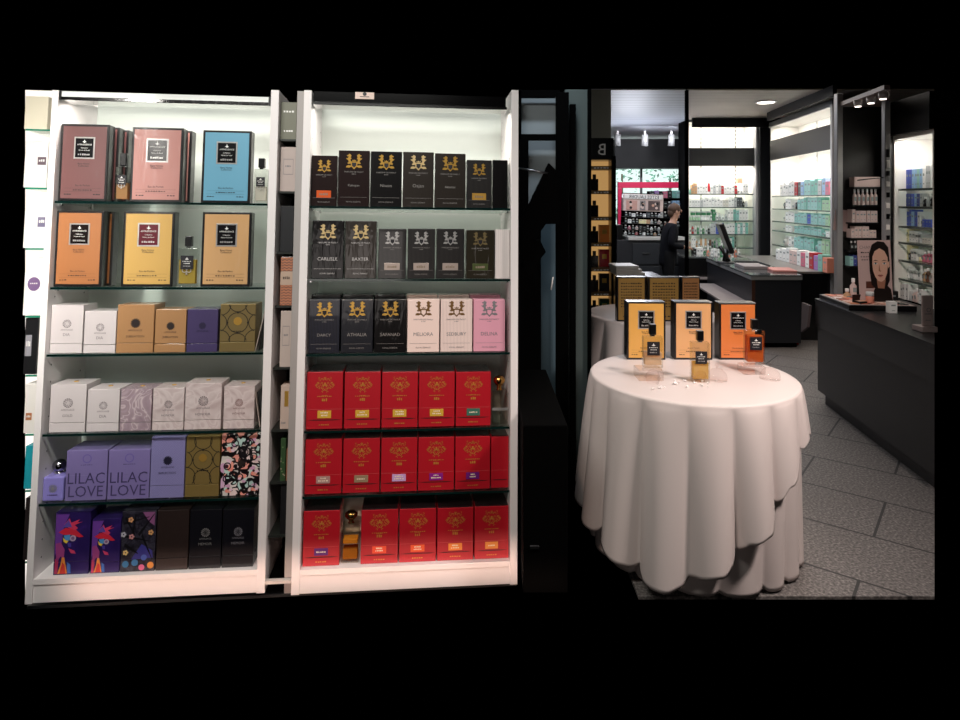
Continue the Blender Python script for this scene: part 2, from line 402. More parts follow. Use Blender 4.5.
RDRK = pbr('red_fold_gap', '#4a060c', .6)
def red_box(F, pos, w, h, d, hexc, words, label, group, side=False):
    t = thing('perfume_box', label, 'box', F, pos, 0, group)
    m = MB(); m.box(-w/2, w/2, 0, d, 0, h*.985, RED, .0015)
    m.rect(-w*.49, w*.49, h*.338, h*.343, 0, RLIN)
    m.poly([(-w*.49, h*.16), (-w*.3, h*.148), (w*.3, h*.148), (w*.49, h*.16), (w*.3, h*.166), (-w*.3, h*.166)], 0, RDRK)
    if not side:
        crest(m, 0, h*.765, w*.48, RINK); m.scribble(0, h*.555, w*.42, h*.016, 0, RINK, 8); m.scribble(0, h*.48, w*.16, h*.05, 0, RINK, 3)
        m.scribble(0, h*.065, w*.3, h*.022, 0, RINK, 5)
    m.build('carton', t)
    MB().box(-w/2 + .002, w/2 - .002, .002, d - .002, h*.985, h, pbr('dark_film_top', '#1b1013', .3, coat=.8, wrap=.5), .001).build('top_flap', t)
    if not side:
        m = MB(); m.box(-w*.19, w*.19, -.0014, -.0002, h*.188, h*.318, pbr('tab_' + hexc[1:], hexc, .4), .0006)
        wi = pbr('tab_lettering', '#f3e3c8', .5)
        for i, s in enumerate(words): m.scribble(0, h*(.27 - .045*i) if len(words) > 1 else h*.24, w*.30*s, h*.026, -.0014, wi, 5, seed=i)
        m.build('name_label', t)
    return t

# ---------------------------------------------------------------- left unit
zs = LS[0]; Y = YB
def put_big(u0, u1, vt, zs, hexc, label, nback, glabel, dark='#0e0d11', d=.052, grp=None):
    x, wd, h = span(LF, u0, u1, vt, zs, Y)
    big_carton(LF, (x, Y, zs), 0, wd, h, d, hexc, label, 'box', grp, dark)
    for k in range(nback):
        big_carton(LF, (x + .013*(k+1), Y + (d + .006)*(k+1), zs), 0, wd, h, d, hexc, glabel[k], 'box', grp, dark)
def put_flacon(u0, u1, c0, c1, vcap, vb, zs, liquid, label, fill=.62):
    x, wd, h = span(LF, u0, u1, vcap, zs, Y); bh = P(LF, (u0+u1)/2, vb, Y)[1] - zs; cw = (c1 - c0)/(u1 - u0)*wd
    flacon(LF, (x, Y, zs), 0, wd, h, .035, cw, bh, liquid, label, 'tester bottles on the left unit', fill)
G1 = 'large framed boxes on the two upper shelves of the left unit'
put_big(54, 109, 124, zs, '#6c4443', 'maroon perfume box in clear film at the front left of the top shelf', 2, ('second maroon perfume box right behind the front one on the top shelf', 'rearmost of the three maroon perfume boxes on the top shelf'), grp=G1)
put_flacon(114.5, 129, 121, 127.5, 153, 167, zs, '#d8a878', 'square tester bottle between the maroon and the pink box', .55)
put_big(131, 183.5, 127.5, zs, '#bb837b', 'dusty pink perfume box in the middle of the top shelf', 1, ('pink perfume box hidden close behind the front pink one',), grp=G1)
put_big(202, 251.5, 130.5, zs, '#6aa8c4', 'sky blue perfume box on the right of the top shelf', 0, (), grp=G1)
put_flacon(253.5, 267.5, 257.5, 264, 158, 169, zs, '#eee9e0', 'clear tester bottle to the right of the sky blue box', .5)
zs = LS[1]
put_big(50.5, 103.5, 210.5, zs, '#a5693c', 'burnt orange perfume box at the left of the second shelf', 1, ('orange perfume box standing behind the front burnt orange one',), '#1a1110', grp=G1)
put_big(122.5, 174.5, 211.5, zs, '#c89f55', 'yellow perfume box in the middle of the second shelf', 0, (), '#5d1423', grp=G1)
put_flacon(177, 197, 185, 192, 236, 248, zs, '#d9bf62', 'tester bottle with yellow perfume between the yellow and apricot boxes', .7)
put_big(201.5, 251.5, 212, zs, '#d0a26e', 'apricot perfume box at the right of the second shelf', 0, (), grp=G1)

PW = pbr('pearl_white_carton', '#cfc6c6', .4, coat=.4, wrap=.08)
TAN = pattern('tan_dotted_carton', dots('#b0845a', '#86603c', 1100, .5)); PUR = pbr('violet_carton', '#463b63', .35, coat=.6, wrap=.2)
OLDG = pbr('old_gold_foil', '#8a774c', .35, .45, wrap=.2); MARB = pattern('rose_marble_carton', swirl([(.3, '#c0acab'), (.5, '#d9cbc9'), (.55, '#c9b6b5'), (.75, '#e2d4d2')], 14, 1.5))
MAUV = pattern('mauve_marble_carton', swirl([(.25, '#8f7a84'), (.48, '#a6919a'), (.52, '#cdbdc0'), (.58, '#9a858e'), (.8, '#b5a1a8')], 9, 3))
GREY = pbr('grey_ink', '#6d6466', .5); DKI = pbr('dark_brown_ink', '#241a18', .5)
def rings_art(m, w, h):
    D = pbr('ring_line', '#1d1710', .5); c = (-w/2, w/2, h*.2, h)
    m.ring(0, h*.61, w*.30, w*.022, 0, D, 32)
    for i in (-1, 1):
        for j in (-1, 1): m.ring(i*w*.5, h*.61 + j*w*.5, w*.30, w*.022, 0, D, 32, clip=c)
        m.ring(i*w*.57, h*.61, w*.27, w*.022, 0, D, 32, clip=c); m.ring(0, h*.61 + i*w*.57, w*.27, w*.022, 0, D, 32, clip=c)
    for a in range(4): m.disc(w*.29*math.cos(a*math.pi/2), h*.61 + w*.29*math.sin(a*math.pi/2), w*.03, 0, D, 8, th=.0012)
    m.disc(0, h*.64, w*.12, 0, GOLD, 16, th=.0012); m.scribble(0, h*.42, w*.35, h*.02, 0, D, 6)
def put_sun(u0, u1, vt, zs, mat, ink, label, d=.115, **k):
    x, wd, h = span(LF, u0, u1, vt, zs, YB); return sun_box(LF, (x, YB, zs), wd, h, d, mat, ink, label, **k)
zs = LS[2]; G3 = 'emblem boxes on the third shelf of the left unit'
put_sun(46.3, 83, 305, zs, PW, GREY, 'larger pearl white box at the far left of the third shelf', group=G3, name='DIA')
put_sun(83.6, 116, 311, zs, PW, GREY, 'smaller pearl white box on the third shelf next to the large tan one', group=G3, name='DIA', er=.13)
put_sun(116.6, 154, 304.5, zs, TAN, DKI, 'larger tan dotted box on the third shelf', group=G3, solid=True, name='JUBILATION')
put_sun(154.5, 186, 309.3, zs, TAN, DKI, 'smaller tan dotted box between the large tan one and the violet box', group=G3, solid=True, name='JUBILATION')
put_sun(186.5, 217.8, 309, zs, PUR, pbr('violet_ink', '#241c3c', .5), 'deep violet box on the third shelf', group=G3, solid=True, er=.12)
put_sun(219.5, 255.5, 304, zs, OLDG, INK, 'old gold box with ring pattern at the right of the third shelf', group=G3, art=rings_art, case_print=False)
zs = LS[3]; G4 = 'emblem boxes on the fourth shelf of the left unit'
put_sun(49.5, 86, 384.5, zs, PW, GREY, 'larger pearl white box at the far left of the fourth shelf', group=G4, name='GOLD', button=True)
put_sun(86.6, 119.3, 389, zs, PW, GREY, 'smaller pearl white box on the fourth shelf beside the mauve one', group=G4, name='DIA', er=.13, button=True)
put_sun(119.8, 151.5, 389, zs, MAUV, pbr('mauve_ink', '#93818a', .5), 'mauve marbled box on the fourth shelf', group=G4, button=True, case_print=False)
put_sun(152.2, 184, 388, zs, MARB, GREY, 'pale marbled box directly right of the mauve one', group=G4, name='HONOUR', button=True, er=.13)
put_sun(184.6, 221.5, 383, zs, MARB, GREY, 'tallest pale marbled box on the fourth shelf', group=G4, name='HONOUR', button=True)
put_sun(223.2, 254.5, 386, zs, MARB, pbr('rose_ink', '#7d5a58', .5), 'small pale marbled box at the right end of the fourth shelf', group=G4, name='HONOUR', button=True, er=.13)
# cards leaning against the right side of the unit
for zi, lab in ((2, 'pale leaflet card leaning in the right corner of the third shelf'), (3, 'pale leaflet card leaning in the right corner of the fourth shelf')):
    for k in range(2):
        hh = .175 if zi == 2 else .14
        o = MB().box(0, .003, 0, .2, 0, hh, pbr('leaflet_card', '#b9aaa0', .4, coat=.4) if k == 0 else BLACK, .0008).build('leaflet_card')
        xx = LX[2] - .042 + k*.014
        an = math.degrees(math.asin(min(.9, (.036 - k*.010) / hh)))*(1 if zi == 2 else -1)
        if zi == 3: xx = LX[2] - .006 - (1-k)*.009; an = -math.degrees(math.asin(.022/hh))
        o.matrix_world = LF @ T(xx, .04, LS[zi] + .001) @ RY(an)
        tag(o, lab if k == 0 else lab.replace('pale', 'black'), 'card', 'leaflet cards leaning in the left unit')
# fifth shelf
zs = LS[4]
LIL = pbr('lilac_carton', '#8073a8', .4, coat=.5, wrap=.12); LILI = pbr('lilac_ink', '#3a2f5c', .5)
x, wd, h = span(LF, 39, 63, 477, zs, YB)
t = thing('perfume_bottle', 'small lilac cube bottle with silver ball stopper on the fifth shelf', 'bottle', LF, (x, YB, zs))
m = MB(); m.box(-wd/2, wd/2, 0, .085, 0, h, pbr('lilac_bottle', '#8f86d0', .25, coat=.8), .006); m.build('body', t)
m = MB(); sun_emblem(m, 0, h*.52, wd*.2, SILVER, -.0002); m.disc(0, h*.52, wd*.09, -.0002, SILVER); m.scribble(0, h*.24, wd*.5, h*.05, -.0002, LILI, 6); m.build('emblem', t)
m = MB(); m.lathe([(.018, 0), (.018, .006), (.014, .008)], CHROME, T(0, .042, h)); m.build('collar', t)
m = MB(); m.ball((0, .042, h + .03), .026, pbr('dark_chrome', '#8a8a90', .15, 1), (1, 1, .95)); m.build('stopper', t)
def lilac_art(m, w, h):
    m.ring(0, h*.83, w*.11, w*.02, 0, pbr('lilac_faint', '#6555a0', .5), 14); m.scribble(0, h*.7, w*.3, h*.015, 0, LILI, 6)
    m.text('LILAC', 0, h*.335, 0, LILI, w*.9, h*.215); m.text('LOVE', 0, h*.075, 0, LILI, w*.84, h*.215)
for a, b, vt, lab in ((65.5, 107.3, 450.2, 'left one of the two lilac boxes lettered LILAC LOVE'), (107.8, 149.8, 449.6, 'right one of the two lilac boxes lettered LILAC LOVE')):
    put_sun(a, b, vt, zs, LIL, LILI, lab, group='lilac lettered boxes', seam=False, case_print=False, art=lilac_art, d=.13)
BLUD = pattern('lavender_dotted_carton', dots('#8d87b8', '#4f4a80', 1000, .55))
put_sun(150.5, 185, 437, zs, BLUD, pbr('night_ink', '#17142c', .5), 'lavender blue dotted box on the fifth shelf', name='REFLECTION', solid=True, d=.12)
put_sun(185.5, 220, 436, zs, pbr('bright_old_gold', '#957e4a', .35, .45, wrap=.2), INK, 'gold box with ring pattern on the fifth shelf beside the paisley one', case_print=False, art=rings_art, d=.12)
def paisley(nt, co):
    mp = nt.nodes.new('ShaderNodeMapping'); mp.inputs['Scale'].default_value = (1, .3, 1); nt.links.new(co, mp.inputs[0])
    n = nt.nodes.new('ShaderNodeTexNoise'); n.inputs['Scale'].default_value = 22; n.inputs['Distortion'].default_value = 1; nt.links.new(mp.outputs[0], n.inputs['Vector'])
    mx = nt.nodes.new('ShaderNodeMix'); mx.data_type = 'RGBA'; mx.inputs[0].default_value = .06
    nt.links.new(mp.outputs[0], mx.inputs[6]); nt.links.new(n.outputs['Color'], mx.inputs[7])
    v = nt.nodes.new('ShaderNodeTexVoronoi'); v.inputs['Scale'].default_value = 34; nt.links.new(mx.outputs[2], v.inputs['Vector'])
    e = nt.nodes.new('ShaderNodeTexVoronoi'); e.feature = 'DISTANCE_TO_EDGE'; e.inputs['Scale'].default_value = 34; nt.links.new(mx.outputs[2], e.inputs['Vector'])
    sx = xyz(nt, v.outputs['Color'])
    c = ramp(nt, sx[0], [(0, '#e8d2d0'), (.3, '#cfcac6'), (.5, '#e79a8c'), (.66, '#d9b3d0'), (.8, '#b9d6cf'), (.9, '#e9e0dc')], True)
    k = ramp(nt, e.outputs['Distance'], [(0, '#120c12'), (.13, '#ffffff')], True)
    m2 = nt.nodes.new('ShaderNodeMix'); m2.data_type = 'RGBA'; m2.blend_type = 'MULTIPLY'; m2.inputs[0].default_value = 1
    nt.links.new(c, m2.inputs[6]); nt.links.new(k, m2.inputs[7]); return m2.outputs[2]
def paisley_art(m, w, h):
    r_ = random.Random(5); cols = ['#e9a392', '#e3c2d4', '#d8d0c8', '#cfa0c0', '#bcd8cf', '#ef8f7f']
    for (fx, fz, s) in ((-.25, .78, .13), (.32, .86, .12), (-.36, .48, .2), (.05, .28, .13), (.33, .4, .13), (.36, .13, .11), (-.3, .12, .12), (.4, .62, .1)):
        for k in range(7):
            a = 2*math.pi*k/7 + s*20; p = pbr('petal_' + cols[(k + int(fx*10)) % 6][1:], cols[(k + int(fx*10)) % 6], .45)
            x, z = fx*w + s*w*.55*math.cos(a), fz*h + s*w*.55*math.sin(a)
            x = max(-w*.44, min(w*.44, x)); m.disc(x, z, s*w*.42, 0, p, 10, th=.0006 + .0001*k)
        m.disc(fx*w, fz*h, s*w*.26, 0, pbr('flower_heart', '#3b1622', .5), 10, th=.0016)
    for k in range(10): m.ring(r_.uniform(-.36, .36)*w, r_.uniform(.1, .92)*h, w*.1, w*.03, 0, INK, 14, th=.0018)
    m.disc(0, h*.52, w*.09, 0, DKI, 12, th=.002); m.rect(-w*.2, w*.2, h*.415, h*.43, 0, DKI, th=.002)
put_sun(221, 261, 434, zs, pattern('paisley_carton', paisley), INK, 'white and pink paisley flower box at the right of the fifth shelf', seam=False, case_print=False, art=paisley_art, d=.12)
# bottom row on the white base
zs = LZ['base']
DPU = pattern('night_purple_carton', lambda nt, co: ramp(nt, xyz(nt, co)[0], [(.42, '#5d2b78'), (.5, '#2b1a58')]))
DPU = pattern('night_purple_art', swirl([(.3, '#25174f'), (.55, '#2c1b5c'), (.75, '#4a2a80')], 8, 1))
def plumage(m, w, h):
    def pl(pts, c, th=.0008): m.poly([(a*w, b*h) for a, b in pts], 0, pbr('art_' + c[1:], c, .45), th=th)
    pl([(-.48, .97), (-.1, .97), (-.25, .78), (-.3, .5), (-.48, .3)], '#6a3a96')
    pl([(-.4, .68), (-.2, .75), (.1, .71), (.32, .6), (.2, .59), (0, .63), (-.25, .64)], '#d0263c', .001)
    pl([(-.25, .8), (-.1, .9), (-.05, .83), (.2, .88), (.12, .83), (.28, .84), (.05, .79), (.15, .74), (.06, .70), (-.1, .74)], '#d23a5c', .001)
    pl([(-.3, .76), (-.12, .88), (-.02, .76)], '#5a4aa0', .0012); pl([(-.24, .63), (-.06, .64), (-.06, .55), (-.2, .54)], '#4f93cc', .0012)
    pl([(-.27, .6), (-.2, .56), (-.1, .54), (-.16, .5), (-.24, .53)], '#e6c53e', .0014)
    m.disc(.02*w, .58*h, w*.09, 0, pbr('art_disc', '#b69db4', .45), 12, th=.0016); m.disc(.02*w, .58*h, w*.05, 0, pbr('art_disc_in', '#7d5c86', .45), 12, th=.0018)
    pl([(-.46, .5), (-.32, .52), (-.2, .4), (-.22, .22), (-.3, .3), (-.42, .2)], '#9c3f7e', .001); pl([(-.1, .42), (.08, .38), (.12, .33), (-.02, .34)], '#cc3f66', .001)
    pl([(-.14, .52), (-.02, .5), (-.02, .44), (-.1, .44)], '#4b3a92', .001); pl([(-.46, .25), (-.36, .3), (-.38, .02), (-.46, .02)], '#b6325a', .001)
    pl([(-.27, .28), (-.2, .28), (-.1, .02), (-.38, .02), (-.3, .16)], '#e08a3a', .0012); pl([(-.25, .2), (-.18, .16), (-.14, .02), (-.32, .02)], '#c8322c', .0014); pl([(-.12, .2), (-.02, .16), (0, .02), (-.1, .02)], '#3f67b0', .001)
for a, b, vt, lab in ((54.5, 90.3, 512, 'larger purple box with red plumage artwork on the bottom board'), (91, 120.6, 519, 'smaller purple box with red plumage artwork on the bottom board')):
    put_sun(a, b, vt, zs, DPU, PAPER, lab, group='purple artwork boxes', case_print=False, art=plumage, d=.13)
def blossom(m, w, h):
    def pl(pts, c, th=.0008): m.poly([(a*w, b*h) for a, b in pts], 0, pbr('art_' + c[1:], c, .45), th=th)
    pl([(-.2, .2), (.1, .45), (.42, .34), (.44, .22), (.1, .21)], '#3a3684'); pl([(.1, .98), (.46, .98), (.46, .75), (.3, .82), (.2, .9)], '#87507c')
    for p, c in ((((-.4, .9), (-.1, .6)), 3), (((-.1, .95), (-.2, .5)), 3), (((.0, .6), (.45, .95)), 3), (((-.45, .6), (.3, .5)), 2), (((.1, .6), (.42, .2)), 3), (((-.4, .45), (0, .3)), 3), (((-.45, .8), (.3, .9)), 2)):
        (a, b), (c_, d) = p; nx, nz = (d - b), -(c_ - a); L = math.hypot(nx, nz); q = .03*c/3; nx, nz = nx/L*q, nz/L*q
        pl([(a - nx, b - nz), (c_ - nx*.3, d - nz*.3), (c_ + nx*.3, d + nz*.3), (a + nx, b + nz)], '#08070c', .0012)
    for fx, fz, c in ((-.24, .86, '#d69a6a'), (.36, .64, '#d8a068'), (-.36, .32, '#e2bf7a'), (-.2, .58, '#c98a8a'), (-.44, .62, '#b9b6c0')):
        for k in range(5): m.disc(fx*w + w*.05*math.cos(k*1.257), fz*h + w*.05*math.sin(k*1.257), w*.035, 0, pbr('art_' + c[1:], c, .45), 7, th=.0014)
    for fx, fz, c, r in ((-.35, .1, '#2f6f9a', .1), (-.08, .12, '#34709e', .1), (.18, .2, '#4a5fae', .09), (.12, .04, '#c85a86', .09), (.38, .07, '#d98a3a', .1)):
        m.disc(fx*w, fz*h + .03*h, r*w, 0, pbr('art_' + c[1:], c, .45), 10, th=.0012)
put_sun(121.2, 156, 511, zs, pattern('floral_night', swirl([(.35, '#14121c'), (.5, '#2a2733'), (.6, '#3b3844'), (.75, '#191722')], 26, 2)), PAPER, 'dark box with night blossom artwork on the bottom board', case_print=False, art=blossom, d=.13)
put_sun(156.5, 188.8, 510, zs, pbr('dark_brown_carton', '#2a1c19', .5, coat=.5, wrap=.15, noise=.5, nscale=60), DKI, 'plain dark brown box on the bottom board', case_print=False, d=.13)
BKC = pbr('black_film_carton', '#111117', .3, coat=.8, wrap=.3)
put_sun(189.3, 221.6, 509.5, zs, BKC, SILVER, 'black box with pale sunburst emblem beside the brown box', group='black emblem boxes', name='MEMOIR', d=.13)
put_sun(222.2, 254, 509, zs, BKC, pbr('dim_print', '#77757c', .4), 'black box with fainter emblem at the right end of the bottom board', group='black emblem boxes', name='MEMOIR', d=.13)

# ---------------------------------------------------------------- right unit
def put_horse(u0, u1, vt, zs, mat, em, label, d=.09, yl=YB, **k):
    x, wd, h = span(LF, u0, u1, vt, zs, yl); return horse_box(LF, (x, yl, zs), wd, h, d, mat, em, label, **k)
KBK = pbr('black_crinkled_film', '#0b090a', .35, coat=.5, wrap=.3, spec=.2); KBR = pbr('brown_crinkled_film', '#1d0e0d', .35, coat=.5, wrap=.3, spec=.2)
KBZ = pbr('bronze_crinkled_film', '#2a231d', .35, .3, coat=.7, wrap=.35)
STB = pattern('striped_black_carton', stripes('#09090c', '#45403c', 190, .8), .35, .5); STN = pattern('striped_navy_carton', stripes('#0c0d17', '#2a2c40', 170, .8), .35, .5)
NAV = pbr('navy_film_carton', '#0f111a', .35, coat=.5, wrap=.2); STP = pattern('striped_blush_carton', stripes('#efdad2', '#cdb7b4', 170, .72), .4, .4)
BLU = pbr('blush_carton', '#f2d9d0', .4, coat=.3, wrap=.06); PNK = pbr('pink_carton', '#e0a0b3', .4, coat=.3, wrap=.06); OLV = pbr('olive_film_carton', '#2b261b', .3, .2, coat=.8, wrap=.25)
BRO = pbr('bronze_ink', '#7a5a33', .4, .3); GRI = pbr('grey_print', '#7b7a7d', .5); DSI = pbr('dim_silver_ink', '#8a8582', .5)
zs = RS[0]; G = 'horse emblem boxes on the top shelf of the right unit'
put_horse(310, 337.3, 155.5, zs, KBR, GOLD, 'dark brown box with orange name plate at the left of the top shelf', platehex='#e8622c', group=G, small=DSI)
put_horse(338, 369.7, 150.5, zs, KBR, GOLD, 'tall dark brown film wrapped box second from left on the top shelf', script='Kuhuyan', group=G, small=DSI)
put_horse(370.3, 402, 151.5, zs, KBK, GOLD, 'tall black film wrapped box third from left on the top shelf', script='Nisean', group=G, small=DSI)
put_horse(402.6, 434, 152, zs, KBZ, PGOLD, 'tall bronze grey film wrapped box with bright emblem on the top shelf', script='Oajan', group=G, small=DSI)
put_horse(434.6, 465.8, 153.5, zs, KBZ, GOLD, 'tall brownish film wrapped box right of the bronze grey one', script='Akaster', group=G, small=DSI)
put_horse(466.5, 491.8, 160, zs, STB, GOLD, 'striped black box with gold name plate on the top shelf', platehex='#c89a48', group=G, small=DSI)
put_horse(492.4, 508, 160, zs, KBK, GOLD, 'narrow plain black box at the right end of the top shelf', plain=True, group=G)
zs = RS[1]; G = 'horse emblem boxes on the second shelf of the right unit'
put_horse(311.5, 344, 220.5, zs, KBK, PGOLD, 'black box lettered CARLISLE at the left of the second shelf', name='CARLISLE', group=G, small=SILVER)
put_horse(344.8, 376.5, 221, zs, KBZ, PGOLD, 'black box lettered BAXTER on the second shelf', name='BAXTER', group=G, small=SILVER)
for a, b, lab in ((378, 406.3, 'striped black box with silver plate next to the box lettered BAXTER'), (407.3, 435.2, 'middle one of three striped black boxes with silver plates'), (436.2, 464.5, 'striped black box with silver plate left of the olive black one')):
    put_horse(a, b, 228.7, zs, STB, SILVER, lab, platehex='#b5a59c', group=G, small=DSI)
put_horse(466, 494.5, 230, zs, OLV, pbr('olive_gold', '#7a6a48', .4, .4), 'olive black box with green plate on the second shelf', platehex='#56603a', group=G, small=DSI)
x, wd, h = span(LF, 495, 511, 229.5, zs, YB)
t = thing('perfume_box', 'white embossed box in the right corner of the second shelf', 'box', LF, (x, YB, zs)); MB().box(-wd/2, wd/2, 0, .1, 0, h, pattern('white_embossed', stripes('#e6dcd8', '#d5cac8', 120, .7), .5, .2), .0015).build('carton', t)
zs = RS[2]; G = 'horse emblem boxes on the third shelf of the right unit'
for i, (a, b, mt, em, nm, sm, lab) in enumerate((
    (308.5, 340, STN, GOLD, 'DARCY', DSI, 'striped navy box lettered DARCY on the third shelf'), (340.8, 373.3, NAV, GOLD, 'ATHALIA', DSI, 'navy black box lettered ATHALIA on the third shelf'),
    (374, 406.5, KBK, GOLD, 'SAFANAD', DSI, 'black box lettered SAFANAD on the third shelf'), (407.2, 439.6, BLU, BRO, 'MELIORA', GRI, 'blush box lettered MELIORA on the third shelf'),
    (440.3, 472.6, STP, BRO, 'SEDBURY', GRI, 'striped blush box between the plain blush and the pink one'), (473.3, 505.3, PNK, GRI, 'DELINA', GRI, 'pink box at the right of the third shelf'))):
    put_horse(a, b, 299.5, zs, mt, em, lab, name=nm, group=G, small=sm, emdark=INK if i < 3 else mt)
    x, wd, h = span(LF, a, b, 299.5, zs, YB)
    t = horse_box(LF, (x - .006, YB + .1, zs), wd, h + .012, .1, KBK if i < 3 else mt, em, 'film wrapped box standing behind the ' + lab.replace(' on the third shelf', '').replace(' at the right of the third shelf', ' beside the striped blush one').replace(' between the plain blush and the pink one', '') , plain=True, group='second row on the third shelf of the right unit')
GR = 'red crest boxes on the right unit'
TAB = [('#d2a63a', 'yellow'), ('#b3937f', 'greige'), ('#5c7a5c', 'green')]
zs = RS[3]; cx = (306.3, 344.2, 381.6, 418.6, 455.7); ce = (343, 380.8, 418, 454.8, 491)
for i, (c, wd_, lab) in enumerate((('#d2a83a', (.7, .6), 'red box with yellow label at the left end of the fourth shelf'), ('#d2a83a', (.5, .9), 'second red box with yellow label on the fourth shelf'), ('#d2a83a', (.8, .8), 'third red box with yellow label on the fourth shelf'), ('#d2a83a', (.6, .8), 'red box with yellow label next to the one with a green label'), ('#3f7060', (.8,), 'red box with green label on the fourth shelf'))):
    x, wd, h = span(LF, cx[i], ce[i], 371, zs, YB); red_box(LF, (x, YB, zs), wd, h, .15, c, wd_, lab, GR)
zs = RS[4]; cx = (304.8, 342.8, 380.8, 418, 455); ce = (342, 380, 417.4, 454.4, 490.4)
for i, (c, wd_, lab) in enumerate((('#b48a84', (.5, .9), 'red box with dusty pink label at the left end of the fifth shelf'), ('#9a8166', (.8,), 'red box with taupe label on the fifth shelf'), ('#cfa6d8', (.8, .9), 'red box with pale lilac label on the fifth shelf'), ('#8a1f86', (.5, .95), 'red box with magenta purple label in the middle right of the fifth shelf'), ('#6d1d78', (.4, .6), 'red box with dark purple label at the right of the fifth shelf'))):
    x, wd, h = span(LF, cx[i], ce[i], 438 - i*.6, zs, YB); red_box(LF, (x, YB, zs), wd, h, .15, c, wd_, lab, GR)
x, wd, h = span(LF, 491, 510.5, 436, zs, YB); red_box(LF, (x, YB + .005, zs), wd, h, .15, '#7a1018', (), 'plain narrow dark red box in the right corner of the fifth shelf', GR, True)
zs = RZs['base']; cx = (302.8, 360.7, 399, 437, 474.3); ce = (340, 398.2, 436.3, 473.6, 510.5)
for i, (c, wd_, lab) in enumerate((('#5d1f78', (.9,), 'red box with violet label in the left corner of the bottom board'), ('#ee4f2a', (.6, .7), 'red box with orange red label next to the gold bottle'), ('#ee5a2a', (.6, .7), 'second red box with orange label on the bottom board'), ('#f08a34', (.6, .8), 'red box with light orange label on the bottom board'), ('#e8903a', (.7,), 'red box with amber label in the right corner of the bottom board'))):
    x, wd, h = span(LF, cx[i], ce[i], (510, 509, 508, 507, 505.5)[i], zs, YB); red_box(LF, (x, YB, zs), wd, h, .15, c, wd_, lab, GR)
def decanter(u0, u1, vtop, vb, vn, zs, liquid, label, fill, capm):
    x, wd, h = span(LF, u0, u1, vtop, zs, YB); bh = P(LF, (u0+u1)/2, vb, YB)[1] - zs; d = wd*.8
    t = thing('perfume_bottle', label, 'bottle', LF, (x, YB + .01, zs))
    MB().box(-wd/2, wd/2, 0, d, 0, bh, glass('decanter_glass', '#f7f4ee', 1.9, .08, base=.07), .006).build('glass_body', t)
    if fill:
        MB().box(-wd/2 + .006, wd/2 - .006, .006, d - .006, .014, bh*.36, juice('cognac_juice', liquid, .6), .002).build('liquid', t)
        MB().box(-wd/2 + .006, wd/2 - .006, .006, d - .006, bh*.5, bh*.62, juice('amber_reflection', '#f3a838', .6), .002).build('reflected_liquid', t)  # second slab stands in for the liquid's reflection in the glass
    else:
        MB().box(-wd/2, wd/2, -.0015, -.0002, bh*.42, bh*.5, SILVER, .0004).build('band', t)
    MB().lathe([(wd*.2, bh), (wd*.14, bh + .004), (wd*.14, bh + (h-bh)*.3), (wd*.24, bh + (h-bh)*.34)], capm, T(0, d/2, 0)).build('neck', t)
    m = MB(); m.lathe([(wd*.22, 0), (wd*.36, (h-bh)*.22), (wd*.36, (h-bh)*.42), (wd*.2, (h-bh)*.62), (wd*.05, (h-bh)*.66)], capm, T(0, d/2, bh + (h-bh)*.34)); m.build('stopper', t)
decanter(340.8, 359.2, 514, 526.5, 0, RZs['base'], '#c07a2c', 'faceted gold bottle half full of cognac coloured perfume on the bottom board', True, pbr('antique_gold', '#8a6a3a', .2, 1))
decanter(492, 508.5, 377, 391.5, 0, RS[3], '#ffffff', 'empty clear bottle with gold stopper at the right end of the fourth shelf', False, pbr('warm_gold', '#c49552', .2, 1))

# ---------------------------------------------------------------- bright niche left of the left unit, and the gap between the units
NF = LF @ T(0, .06, 0)
def cut(u0, u1, v0, v1, y, F=LF):
    a, z1 = P(F, u0, v0, y); b, z0 = P(F, u1, v1, y); return min(a, b), max(a, b), z0, z1
t = thing('backlit_shelving', 'bright backlit white shelving at the left edge behind the left unit', 'shelves', LF)
x0, x1, z0, z1 = cut(25.3, 44, 90, 598, .36); x1 = LX[0] + .02
xa_, za_ = P(LF, 25.3, 90, .36); xb_, zb_ = P(LF, 25.3, 596, .36)
MB().add([(q, y, z) for y in (.36, .375) for q, z in ((xb_, zb_), (x1, zb_), (x1, za_), (xa_, za_))], [(0, 1, 2, 3), (7, 6, 5, 4), (0, 4, 5, 1), (1, 5, 6, 2), (2, 6, 7, 3), (3, 7, 4, 0)], emis('light_panel', '#fff6ec', 1.25)).build('light_panel', t)
sv = (128.5, 187, 247.5, 315, 374, 433, 489, 560); nz = []
for v in sv:
    a, b, c, d_ = cut(25.5, 46, v - 1, v + 2.5, .14); nz.append(c + .007)
    xs = LX[0] - .004; m = MB(); m.box(a, xs, .142, .355, c, c + .007, GL); m.box(a, xs, .14, .142, c, c + .0072, pbr('bright_green_edge', '#2c8c70', .2, coat=.4)); m.build('glass_shelf', t)
x0e = cut(25.5, 46, 300, 302, .14)[0]
